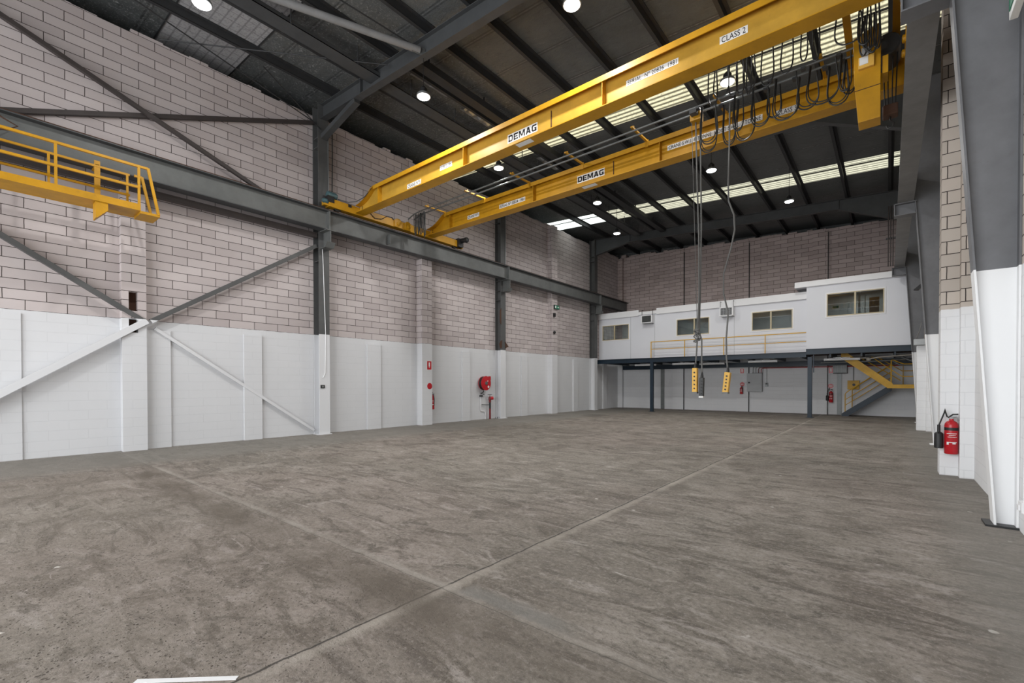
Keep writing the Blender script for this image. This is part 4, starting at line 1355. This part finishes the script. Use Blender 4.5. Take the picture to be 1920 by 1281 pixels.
MB().tube([(-12.95, 14.22, 0.60), (XL + 0.02, 13.88, 0.62)], 0.014, 8).build('wall_stay', 'steel', t)

t = thing('power_outlet', 'small black power outlet on the painted face of the nearest left column', 'outlet', (-12.745, 6.8, 1.4))
MB().box(-12.749, -12.725, 6.72, 6.84, 1.36, 1.45).build('plate', 'black', t)
MB().box(-12.725, -12.722, 6.75, 6.81, 1.38, 1.43).build('face', 'galv', t)
tag(MB().tube([(-12.737, 6.79, 1.66), (-12.737, 6.86, 1.80), (-12.737, 6.88, 2.9), (-12.737, 6.80, 5.40)], 0.010, 6).build('electrical_cable', 'white_trim', smooth=True),
    'thin white cable down the nearest left column to the black outlet', 'cable')

t = thing('exit_sign', 'small exit sign box sticking out from the far left pier below the runway beam', 'sign', (-12.8, 18.9, 5.3))
MB().box(-12.79, -12.74, 18.78, 19.22, 5.19, 5.39).build('housing', 'black', t, bevel=0.004)
MB().box(-12.74, -12.737, 18.80, 19.20, 5.21, 5.37).build('face', 'sign_green', t)
MB().box(-12.737, -12.735, 18.84, 18.93, 5.23, 5.35).build('running_figure_symbol', 'sign_white', t)
MB().prism([(19.03, 5.275), (19.10, 5.275), (19.10, 5.24), (19.17, 5.29), (19.10, 5.34), (19.10, 5.305), (19.03, 5.305)], 'x', -12.737, -12.735).build('arrow_symbol', 'sign_white', t)
tag(MB().box(-12.798, -12.72, 18.74, 18.86, 4.80, 4.98).build('junction_box', 'black'), 'small black junction box on the far left pier below the exit sign', 'box')
tag(MB().lathe([(0.05, 0), (0.075, 0.03), (0.075, 0.07), (0.04, 0.10)], (-12.798, 18.80, 4.03), (1, 0, 0), 16).build('alarm_bell', 'black', smooth=True), 'round black alarm sounder on the far left pier above the white paint', 'alarm')
mb = MB()
for dy in (0.0, 0.12, 0.24):
    mb = MB().tube([(-12.9, 14.55 + dy, 0.0), (-12.9, 14.55 + dy, 0.07)], 0.012, 8)
    tag(mb.build('anchor_bolt', 'cable'), '%s short dark bolt in the floor by the middle left column' % {0.0: 'nearest', 0.12: 'middle', 0.24: 'farthest'}[dy], 'bolt', 'floor bolts')

# ------------------------------------------------------------------ things on the right wall
t = thing('cable_trunking', 'short silver trunking box on top of the far right white pier', 'trunking', (0.78, 18.8, 2.65))
MB().box(0.60, 1.01, 18.78, 19.05, 2.66, 2.84).build('body', 'galv', t, bevel=0.004)
MB().tube([(0.66, 18.9, 2.84), (0.68, 18.85, 2.92), (0.74, 18.88, 3.10), (0.78, 18.92, 3.35)], 0.012, 6).build('loose_cable', 'cable_grey', t, smooth=True)
t = thing('power_outlet', 'white surface power outlet low on the right wall beside the nearest tapered column', 'outlet', (1.0, 6.3, 0.33))
MB().box(0.975, 1.0185, 6.36, 6.50, 0.24, 0.34).build('plate', 'white_trim', t, bevel=0.003)
MB().box(0.96, 0.974, 6.40, 6.46, 0.26, 0.31).build('rocker', 'white_trim', t)
MB().tube([(1.005, 6.43, 0.34), (1.005, 6.43, 2.6)], 0.010, 6).build('supply_conduit', 'white_trim', t, smooth=True)
t = thing('exit_sign', 'white framed green sign hanging high on the right wall at the picture edge', 'sign', (0.9, 6.5, 5.1))
MB().box(0.87, 0.93, 5.95, 6.42, 4.93, 5.40).build('frame', 'sign_white', t, bevel=0.006)
MB().box(0.862, 0.869, 6.00, 6.37, 4.99, 5.34).build('green_face', 'sign_green', t)
MB().box(0.93, 1.019, 6.15, 6.20, 5.1, 5.16).build('wall_bracket', 'galv', t)
t = thing('floodlight', 'small dark floodlight on the right wall beside the projecting office', 'light', (0.75, 19.2, 4.5))
MB().prism([(0.60, 4.42), (0.72, 4.40), (0.90, 4.62), (0.74, 4.56)], 'y', 19.1, 19.3).build('head', 'black', t)
MB().bar((0.84, 19.2, 4.55), (0.93, 19.2, 4.55), 0.04, 0.04).build('arm', 'black', t)
for n, (cx, lb) in enumerate(((-0.03, 'leftmost dark vertical conduit by the far end of the right runway beam'), (0.04, 'middle dark vertical conduit by the far end of the right runway beam'), (0.11, 'rightmost dark vertical conduit by the far end of the right runway beam'))):
    tag(MB().tube([(cx, 22.7, 5.95), (cx, 22.7, roof_z(0) - 0.85)], 0.018, 8).build('vertical_conduit', 'brace_dark', smooth=True), lb, 'conduit', 'conduits on the far right frame')
tag(MB().box(-0.10, 0.30, 22.712, 22.80, 7.0, 7.06).build('conduit_bracket', 'steel_dark'), 'dark cross bracket holding the vertical conduits to the far right frame', 'bracket')

# ------------------------------------------------------------------ the bridge crane
crane = thing('overhead_crane', 'yellow double-girder overhead travelling crane spanning the shed', 'crane', (-6, 9.2, 6.6))


def girder(yc):
    prof_t = [(-12.42, 6.86), (-12.30, 6.87), (-12.15, 6.90), (-11.98, 6.96), (-11.82, 7.05), (-11.66, 7.16), (-11.52, 7.20), (0.10, 7.20), (0.28, 7.0), (0.5, 6.90)]
    xb0, xb1 = -12.42, 0.5
    zb = 6.64
    g = MB().prism([(xb0, zb + 0.016)] + [(xb1, zb + 0.016)] + [(x, z - 0.012) for x, z in reversed(prof_t)], 'y', yc - 0.01, yc + 0.01).build('girder', 'yellow_pale' if yc < 9 else 'yellow', crane)
    MB().box(xb0, xb1, yc - 0.16, yc + 0.16, zb, zb + 0.016).build('bottom_flange', 'yellow', g)
    mb = MB()
    for (a, za), (b, zb_) in zip(prof_t, prof_t[1:]):
        mb.bar((a, yc, za), (b, yc, zb_), 0.32, 0.016)
    mb.build('top_flange', 'yellow', g)
    MB().box(-11.5, 0.1, yc - 0.165, yc - 0.15, 7.10, 7.208).box(-11.5, 0.1, yc + 0.15, yc + 0.165, 7.10, 7.208).build('flange_lip', 'yellow', g)
    for sx_ in (-11.3, -7.83, -4.15, -0.4):
        MB().box(sx_ - 0.006, sx_ + 0.006, yc - 0.15, yc - 0.01, zb + 0.016, 7.19).build('stiffener', 'yellow', g)
    MB().box(-5.39, -5.375, yc - 0.03, yc - 0.01, zb + 0.12, zb + 0.45).build('seam', 'rust', g)
    mb = MB()
    for k in range(3):
        mb.lathe([(0.014, 0), (0.014, 0.02)], (-12.28, yc - 0.011, 6.70 + k * 0.06), (0, -1, 0), 10)
    mb.build('bolts', 'black', g)
    MB().box(-6.25, -5.85, yc - 0.12, yc + 0.02, zb - 0.003, zb - 0.0005).build('pale_patch', 'sign_white', g)
    return g


def block_word(g, yc, x0, x1, zc, h):
    """DEMAG in wide slab letters made of straight strokes"""
    p = MB().box(x0, x1, yc - 0.014, yc - 0.0105, zc - h / 2, zc + h / 2).build('label_plate', 'sign_white', g)
    W, S = 1.0, 0.30
    T = 0.24
    L = {
        'D': [[(0, 0), (S, 0), (S, 1), (0, 1)], [(0, 1 - T), (0.72, 1 - T), (0.62, 1), (0, 1)], [(0, 0), (0.62, 0), (0.72, T), (0, T)], [(1 - S, 0.2), (0.80, 0.0), (1, 0.28), (1, 0.72), (0.80, 1), (1 - S, 0.8)], [(0.55, 0), (0.82, 0), (0.82, T), (0.55, T)], [(0.55, 1 - T), (0.82, 1 - T), (0.82, 1), (0.55, 1)]],
        'E': [[(0, 0), (S, 0), (S, 1), (0, 1)], [(0, 0), (0.95, 0), (0.95, T), (0, T)], [(0, 1 - T), (0.95, 1 - T), (0.95, 1), (0, 1)], [(0, 0.40), (0.85, 0.40), (0.85, 0.60), (0, 0.60)]],
        'M': [[(0, 0), (0.25, 0), (0.25, 1), (0, 1)], [(1.05, 0), (1.3, 0), (1.3, 1), (1.05, 1)], [(0, 1), (0.36, 1), (0.76, 0.16), (0.52, 0.16)], [(0.94, 1), (1.3, 1), (0.78, 0.16), (0.54, 0.16)]],
        'A': [[(0, 0), (0.30, 0), (0.68, 1), (0.38, 1)], [(0.76, 0), (1.08, 0), (0.72, 1), (0.42, 1)], [(0.22, 0.20), (0.88, 0.20), (0.80, 0.40), (0.30, 0.40)]],
        'G': [[(0, 0.22), (S, 0.0), (S, 1), (0, 0.78)], [(0.18, 0), (1, 0), (1, T), (0.18, T)], [(0.18, 1 - T), (1, 1 - T), (1, 1), (0.18, 1)], [(1 - S, 0), (1, 0), (1, 0.56), (1 - S, 0.56)], [(0.55, 0.38), (1, 0.38), (1, 0.56), (0.55, 0.56)]],
    }
    adv = {'D': 1.0, 'E': 0.95, 'M': 1.3, 'A': 1.08, 'G': 1.0}
    word = 'DEMAG'
    tot = sum(adv[q] for q in word) + 0.16 * 4
    sc_ = (x1 - x0 - 0.05) / tot
    hh = h * 0.74
    cx_ = x0 + 0.025
    mb = MB()
    for q in word:
        for poly in L[q]:
            mb.bm.faces.new([mb.bm.verts.new((cx_ + a * sc_, yc - 0.0155, zc - hh / 2 + b * hh)) for a, b in poly])
        cx_ += (adv[q] + 0.16) * sc_
    for f in mb.bm.faces:
        f.normal_update()
        if f.normal.y > 0:
            f.normal_flip()
    mb.build('lettering', 'black', p)


g1 = girder(7.84)
g2 = girder(10.60)


def decal(g, yc, body, x0, x1, zc, h, bold=0.008, margin=0.03, mat='black'):
    p = MB().box(x0, x1, yc - 0.014, yc - 0.0105, zc - h / 2, zc + h / 2).build('label_plate', 'sign_white', g)
    lettering('lettering', body, x0 + margin, x1 - margin, yc - 0.0155, zc, h * (0.70 if bold > 0.015 else 0.78), mat, p, bold)


decal(g1, 7.84, 'CRANE N\u00ba5', -10.13, -9.55, 6.83, 0.12)
decal(g1, 7.84, 'S.W.L. 8t', -8.80, -8.36, 6.93, 0.12)
block_word(g1, 7.84, -6.56, -5.74, 6.90, 0.19)
decal(g1, 7.84, 'SERIAL  N\u00ba 20826  1981', -3.73, -2.78, 6.955, 0.10)
decal(g1, 7.84, 'CLASS 2', -2.12, -1.71, 6.965, 0.12)
decal(g2, 10.60, 'CRANE N\u00ba5', -10.58, -10.06, 6.87, 0.12)
decal(g2, 10.60, 'SERIAL N\u00ba 20824  1981', -9.21, -8.21, 6.885, 0.12)
block_word(g2, 10.60, -6.45, -5.64, 6.915, 0.19)
decal(g2, 10.60, 'CRANE S.W.L. 8 TONNE  HOIST S.W.L. 2 TONNE', -4.01, -2.03, 6.965, 0.115)
decal(g2, 10.60, 'CLASS 3', -1.79, -1.40, 6.925, 0.12)

for side, xc in (('left', -12.55), ('right', 0.32)):
    e = MB().box(xc - 0.11, xc + 0.11, 6.85, 12.15, 6.60, 6.84).build('end_carriage', 'yellow', crane, bevel=0.008)
    for wy in (7.15, 11.85):
        MB().lathe([(0.10, -0.05), (0.115, -0.045), (0.115, -0.03), (0.10, -0.03), (0.10, 0.03), (0.115, 0.03), (0.115, 0.045), (0.10, 0.05)], (xc, wy, 6.645), (1, 0, 0), 20).build('wheel', 'cable', e)
    MB().box(xc - 0.07, xc + 0.07, 6.72, 6.85, 6.62, 6.80).build('buffer_bracket', 'yellow', e)
    MB().box(xc - 0.07, xc + 0.07, 12.15, 12.24, 6.60, 6.72).build('buffer_bracket', 'yellow', e)
    s_ = 1 if xc < 0 else -1
    for by in (9.22, 9.62):
        p = MB().prism([(by - 0.14, 6.60), (by + 0.14, 6.60), (by + 0.14, 6.82), (by + 0.05, 6.88), (by - 0.05, 6.88), (by - 0.14, 6.82)], 'x', xc + s_ * 0.112, xc + s_ * 0.15).build('bearing_plate', 'yellow', e)
        MB().lathe([(0.06, 0), (0.06, 0.03), (0.035, 0.04)], (xc + s_ * 0.15, by, 6.72), (s_, 0, 0), 18).build('bearing_cap', 'yellow', p, smooth=True)
    MB().tube([(xc + s_ * 0.10, 8.1, 6.84), (xc + s_ * 0.13, 8.35, 6.66), (xc + s_ * 0.13, 8.6, 6.70), (xc + s_ * 0.13, 8.8, 6.85), (xc + s_ * 0.13, 9.0, 6.86), (xc + s_ * 0.13, 9.05, 6.80)], 0.012, 6).build('motor_cable', 'cable', e, smooth=True)
    MB().box(xc + s_ * 0.112, xc + s_ * 0.13, 7.45, 7.55, 6.75, 6.83).build('limit_switch', 'black', e)
m = MB().lathe([(0.05, 0), (0.09, 0.01), (0.10, 0.04), (0.10, 0.26), (0.08, 0.30)], (-12.52, 6.82, 6.95), (0, 1, 0), 18).build('drive_motor', 'teal', crane, smooth=True)
MB().box(-12.62, -12.42, 6.80, 7.0, 6.72, 6.90).build('gearbox', 'black', m)
MB().lathe([(0.06, 0), (0.07, 0.01), (0.07, 0.12), (0.05, 0.16)], (-12.50, 6.84, 6.74), (0, -1, 0), 16).build('brake_cover', 'teal', m, smooth=True)
m = MB().lathe([(0.07, 0), (0.085, 0.02), (0.085, 0.22), (0.10, 0.225), (0.10, 0.30), (0.06, 0.33)], (-12.42, 12.05, 6.84), (1, 0.25, 0), 18).build('drive_motor', 'black', crane, smooth=True)
MB().box(-12.52, -12.36, 11.9, 12.14, 6.60, 6.90).build('gearbox', 'black', m)
MB().tube([(-11.55, 7.70, 7.21), (-11.72, 7.70, 7.12), (-11.9, 7.66, 6.98), (-12.15, 7.55, 6.87), (-12.35, 7.4, 6.85), (-12.5, 7.15, 6.90)], 0.012, 6).build('supply_cable', 'cable', crane, smooth=True)

# cable festoon tracks carried by arms from the far girder
fest = MB().tube([(-12.5, 9.70, 7.02), (-12.2, 9.70, 7.12), (-11.8, 9.70, 7.15), (-0.1, 9.70, 7.15)], 0.022, 10).build('festoon_track', 'pipe_grey', crane, smooth=True)
fest2 = MB().tube([(-12.45, 9.92, 7.06), (-12.2, 9.92, 7.13), (-11.9, 9.92, 7.15), (-0.1, 9.92, 7.15)], 0.022, 10).build('festoon_track', 'pipe_grey', crane, smooth=True)
for ax in (-11.5, -9.70, -7.95, -6.20, -4.45, -2.70, -0.95):
    a = MB().bar((ax, 9.60, 7.195), (ax, 10.46, 7.225), 0.05, 0.035).build('track_arm', 'yellow', crane)
    MB().box(ax - 0.035, ax + 0.035, 10.42, 10.45, 7.08, 7.25).build('clamp', 'yellow', a)
    MB().box(ax - 0.015, ax + 0.015, 9.69, 9.72, 7.17, 7.26).build('bolt', 'yellow', a)
track3 = MB().box(-3.2, 0.0, 8.58, 8.64, 7.16, 7.20).build('festoon_track', 'steel_dark', crane)
for ax in (-3.1, -1.6, -0.1):
    MB().bar((ax, 8.0, 7.215), (ax, 8.65, 7.215), 0.05, 0.02).build('track_arm', 'yellow', crane)


def loop(mb, x0, x1, y, ztop, zbot, r=0.011, lean=0.0, dy=0.0):
    n = 18
    pts = []
    for k in range(n + 1):
        s = k / n
        a = math.pi * s
        # U shape: narrow at the top, rounded at the bottom
        xm = (x0 + x1) / 2
        hw = (x1 - x0) / 2
        xx = xm - hw * math.cos(a) * (0.62 + 0.55 * math.sin(a) ** 0.9) + lean * math.sin(a)
        zz = ztop - (ztop - zbot) * (math.sin(a) ** 0.55)
        pts.append((xx, y + dy * math.sin(a), zz))
    mb.tube(pts, r, 6)


lr = random.Random(5)
cz_ = [(-3.12, -2.70, 6.27), (-3.05, -2.62, 6.33), (-2.66, -2.36, 6.28), (-2.40, -2.16, 6.38), (-2.42, -1.98, 6.27), (-2.10, -1.70, 6.33), (-1.86, -1.55, 6.52), (-1.74, -1.22, 6.31),
       (-1.38, -0.95, 6.50), (-1.22, -0.62, 6.40), (-0.92, -0.52, 6.38), (-0.70, -0.48, 6.46), (-0.66, -0.42, 6.52)]
for k, (a, b, z) in enumerate(cz_):
    yy = 9.70 if k % 2 else 9.92
    mb = MB()
    loop(mb, a, b, yy, 7.12, z, 0.012, lr.uniform(-0.02, 0.02), lr.uniform(-0.03, 0.03))
    mb.build('festoon_cable', 'cable', crane, smooth=True)
    mb = MB()
    loop(mb, a + 0.02, b - 0.01, yy + 0.02, 7.12, z + 0.05, 0.010, lr.uniform(-0.02, 0.02), lr.uniform(-0.03, 0.03))
    mb.build('festoon_cable', 'cable', crane, smooth=True)
    MB().box(a - 0.025, a + 0.045, yy - 0.05, yy + 0.05, 7.09, 7.13).build('cable_carrier', 'steel_dark', crane)
for k, (a, b, z) in enumerate([(-2.55, -2.35, 6.42), (-2.46, -2.14, 6.52), (-2.20, -2.02, 6.46), (-2.08, -1.92, 6.44), (-1.98, -1.74, 6.48), (-1.90, -1.80, 6.40), (-1.70, -1.46, 6.43), (-1.40, -1.18, 6.50), (-1.12, -1.0, 6.62), (-0.96, -0.84, 6.55), (-0.72, -0.28, 6.62), (-0.40, -0.20, 6.50), (-0.36, -0.14, 6.42), (-0.30, -0.10, 6.36)]):
    mb = MB()
    loop(mb, a, b, 8.61, 7.15, z, 0.012, lr.uniform(-0.02, 0.02), lr.uniform(-0.03, 0.03))
    mb.build('festoon_cable', 'cable', crane, smooth=True)
# stowed coil at the left end of the track
for k in range(9):
    x = -12.22 + k * 0.062
    mb = MB()
    loop(mb, x, x + lr.uniform(0.06, 0.13), 9.70 + 0.03 * (k % 4), 7.10, lr.choice((6.28, 6.34, 6.44, 6.62)), 0.013, lr.uniform(-0.03, 0.03), lr.uniform(-0.08, 0.08))
    mb.build('stowed_cable_loop', 'cable', crane, smooth=True)

# hoist trolley with its control cabinet near the right end
tr = thing('hoist_trolley', 'yellow hoist trolley with a tall control cabinet near the right end of the crane', 'hoist', (-0.2, 9.3, 7.2))
MB().prism([(-0.47, 7.02), (-0.12, 7.15), (-0.12, 5.66), (-0.40, 5.66), (-0.455, 6.35)], 'y', 9.25, 9.55).build('control_cabinet', 'yellow', tr, bevel=0.006)
MB().box(-0.46, -0.12, 9.244, 9.25, 6.17, 6.18).build('cabinet_seam', 'rust', tr)
b_ = MB().box(-0.40, -0.20, 9.19, 9.25, 6.48, 6.66).build('isolator_box', 'sheet_trim', tr, bevel=0.004)
MB().box(-0.385, -0.275, 9.184, 9.19, 6.53, 6.65).build('white_label', 'sign_white', b_)
MB().box(-0.36, -0.27, 9.20, 9.25, 6.67, 6.80).build('meter', 'grey_box', tr)
MB().box(-0.10, -0.03, 9.3, 9.6, 6.35, 6.62).build('side_box', 'yellow', tr)
MB().box(-0.6, 0.12, 7.75, 7.93, 7.23, 7.34).box(-0.6, 0.12, 10.5, 10.7, 7.23, 7.34).box(-0.6, -0.5, 7.93, 10.5, 7.26, 7.335).box(0.02, 0.12, 7.93, 10.5, 7.26, 7.335).box(-0.5, 0.02, 8.7, 8.8, 7.265, 7.33).build('trolley_frame', 'yellow', tr)
for wx in (-0.45, -0.02):
    for wy in (7.84, 10.60):
        MB().lathe([(0.075, -0.03), (0.075, 0.03)], (wx, wy, 7.285), (0, 1, 0), 16).build('trolley_wheel', 'cable', tr)
MB().box(-0.42, -0.38, 9.3, 9.5, 7.0, 7.28).build('cabinet_hanger', 'yellow', tr)
MB().lathe([(0.16, 0), (0.18, 0.02), (0.18, 0.55), (0.16, 0.57)], (-0.05, 9.75, 7.05), (0, 1, 0), 20).build('rope_drum', 'steel_dark', tr, smooth=True)
for k, xx in enumerate((-0.10, -0.04, 0.03, 0.09)):
    MB().tube([(xx, 9.9, 7.0), (xx * 0.7, 9.9, 6.07)], 0.010, 6).build('hoist_rope', 'cable', tr, smooth=True)
MB().box(-0.10, 0.10, 9.80, 10.0, 5.90, 6.08).build('hook_block', 'rust', tr, bevel=0.02)
MB().tube([(0, 9.9, 5.9), (0, 9.9, 5.84), (0.05, 9.9, 5.79), (0.035, 9.9, 5.73), (-0.03, 9.9, 5.72), (-0.045, 9.9, 5.77)], 0.014, 8).build('hook', 'cable', tr, smooth=True)
for k in range(4):
    mb = MB()
    loop(mb, -0.40 + k * 0.06, -0.28 + k * 0.055, 9.12, 7.24, 6.62 + 0.04 * (k % 2), 0.012, 0.01, -0.02)
    mb.build('looped_cable', 'cable', tr, smooth=True)

# pendant trolley and hanging controls
pt = thing('pendant_trolley', 'small yellow cable trolley box on the festoon track above the hanging controls', 'trolley', (-3.13, 9.85, 7.1))
MB().box(-3.235, -3.03, 9.79, 10.0, 6.95, 7.125).build('box', 'yellow', pt, bevel=0.004)
MB().box(-3.20, -3.06, 9.64, 9.79, 7.03, 7.10).build('guide_arm', 'steel_dark', pt)


def pendant(name, x, y, z0, z1, label, mat, tilt=0.0, wd=0.09, cable=None, cmat='cable_grey'):
    t = thing(name, label, 'crane control', (x, y, z0))
    xt = x + tilt
    MB().bar((x, y, z0 + 0.0), (xt, y, z1), wd, wd * 1.1, (0, 1, 0)).build('body', mat, t, bevel=0.012)
    d = (z1 - z0)
    for k in range(5):
        s = 0.18 + k * 0.16
        MB().lathe([(0.016, 0), (0.016, 0.012)], (x + tilt * s, y - wd * 0.55, z0 + d * s), (0, -1, 0), 12).build('push_button', 'black', t)
    MB().bar((x, y, z0 - 0.012), (x, y, z0 + 0.022), wd * 1.04, wd * 1.14, (0, 1, 0)).build('end_cap', 'cable_grey' if mat != 'cable' else 'sign_white', t)
    MB().lathe([(0.03, 0), (0.028, 0.04), (0.014, 0.12)], (xt, y, z1), seg=12).build('cable_gland', 'black', t, smooth=True)
    MB().tube(cable, 0.016, 8).build('hanging_cable', cmat, t, smooth=True)
    return t


pendant('pendant_control', -3.145, 9.9, 1.28, 1.80, 'yellow pendant control hanging on the left rope pair', 'sheet_trim', 0.0, 0.10,
        [(-3.145, 9.9, 1.80), (-3.12, 9.9, 2.1), (-3.10, 9.9, 2.52), (-3.07, 9.9, 3.4), (-3.08, 9.9, 4.6), (-3.12, 9.9, 5.8), (-3.15, 9.9, 6.95)])
pendant('pendant_control', -3.03, 9.95, 1.19, 1.60, 'dark grey pendant control hanging just right of the left yellow one', 'cable', 0.01, 0.085,
        [(-3.02, 9.95, 1.60), (-3.03, 9.95, 2.0), (-3.03, 9.95, 2.4), (-3.08, 9.94, 2.56), (-3.06, 9.94, 3.4), (-3.04, 9.94, 4.8), (-3.07, 9.94, 6.95)])
pendant('pendant_control', -2.545, 9.9, 1.28, 1.70, 'yellow pendant control hanging alone on a wavy grey cable', 'sheet_trim', 0.045, 0.11,
        [(-2.50, 9.9, 1.70), (-2.53, 9.9, 2.0), (-2.535, 9.9, 2.4), (-2.50, 9.9, 2.9), (-2.59, 9.9, 3.3), (-2.59, 9.9, 3.7), (-2.45, 9.9, 4.2), (-2.385, 9.9, 4.55), (-2.40, 9.9, 4.85), (-2.50, 9.9, 5.15), (-2.51, 9.9, 5.5), (-2.49, 9.9, 6.3), (-2.49, 9.92, 7.12)])
tag(MB().tube([(-3.215, 9.85, 6.95), (-3.10, 9.88, 2.62)], 0.006, 6).build('strain_cable', 'cable_grey', smooth=True), 'thin straight strain wire beside the left hanging cables', 'cable')
mb = MB()
pts = []
for k in range(60):
    a = k * 0.75
    pts.append((-3.115 + 0.05 * math.cos(a) + 0.02 * math.sin(a * 2.7), 9.92 + 0.045 * math.sin(a), 2.48 + 0.11 * math.sin(k * 0.21) + 0.03 * math.cos(a * 1.3)))
mb.tube(pts, 0.013, 6)
tag(mb.build('cable_knot', 'cable_grey', smooth=True), 'tangled grey knot of cable tied round the left hanging ropes', 'cable')

# ------------------------------------------------------------------ yellow maintenance catwalk
t = thing('maintenance_catwalk', 'yellow railed maintenance catwalk hanging by the left runway beam at the picture edge', 'catwalk', (-12, 1, 5.0))
CX0, CX1, CY0, CY1 = -12.34, -11.72, -2.6, 2.40
MB().box(CX1 - 0.012, CX1, CY0, CY1, 4.995, 5.125).build('kick_plate', 'yellow', t)
MB().box(CX0, CX0 + 0.012, CY0, CY1, 4.995, 5.125).build('kick_plate', 'yellow', t)
MB().box(CX0 + 0.012, CX1 - 0.012, CY0, CY1, 5.00, 5.02).build('floor_plate', 'yellow', t)
MB().box(CX0 + 0.06, CX1 - 0.02, CY1, 2.72, 4.95, 5.0).build('end_step', 'yellow', t)
for y in (-1.9, -0.4, 1.18, 2.38):
    MB().bar((CX1 - 0.03, y, 5.12), (CX1 - 0.03, y, 5.905), 0.040, 0.040, (1, 0, 0)).build('front_post', 'yellow', t)
for y in (-0.5, 1.14, 2.30):
    MB().bar((CX0 + 0.03, y, 5.12), (CX0 + 0.03, y, 5.87), 0.036, 0.036, (1, 0, 0)).build('rear_post', 'yellow', t)
MB().bar((CX0 + 0.03, 1.83, 5.12), (CX0 + 0.03, 1.83, 5.97), 0.09, 0.03, (1, 0, 0)).build('hanger_post', 'yellow', t)
MB().box(CX0 - 0.33, CX0 + 0.045, 1.80, 1.86, 5.87, 5.895).build('hanger_arm', 'yellow', t)
for z, nm in ((5.89, 'top_rail'), (5.47, 'middle_rail')):
    MB().bar((CX1 - 0.03, CY0, z), (CX1 - 0.03, CY1, z), 0.045, 0.045).build(nm, 'yellow', t)
    MB().bar((CX0 + 0.03, CY0, z - 0.01), (CX0 + 0.03, CY1 - 0.06, z - 0.03), 0.04, 0.04).build(nm, 'yellow', t)
for x, dz in ((CX1 - 0.03, 0.0), (CX0 + 0.10, -0.04)):
    MB().bar((x, 2.40, 5.89 + dz), (x, 2.53, 5.89 + dz), 0.043, 0.043).build('end_rail', 'yellow', t)
    MB().bar((x, 2.53, 5.90 + dz), (x, 2.70, 4.99), 0.045, 0.045, (1, 0, 0)).build('end_bar', 'yellow', t)
MB().prism([(1.72, 4.995), (1.90, 4.995), (1.90, 4.86), (1.74, 4.68), (1.72, 4.68)], 'x', CX1 - 0.30, CX1 - 0.02).build('underside_bracket', 'yellow', t)
tag(MB().tube([(-12.38, 0.42, 6.44), (-12.37, 0.55, 6.30), (-12.38, 0.75, 6.22), (-12.37, 0.62, 6.10), (-12.38, 0.45, 6.05)], 0.014, 6).build('hanging_hook', 'rust', smooth=True), 'rusty hook shaped rod on the runway beam web above the catwalk', 'hook')
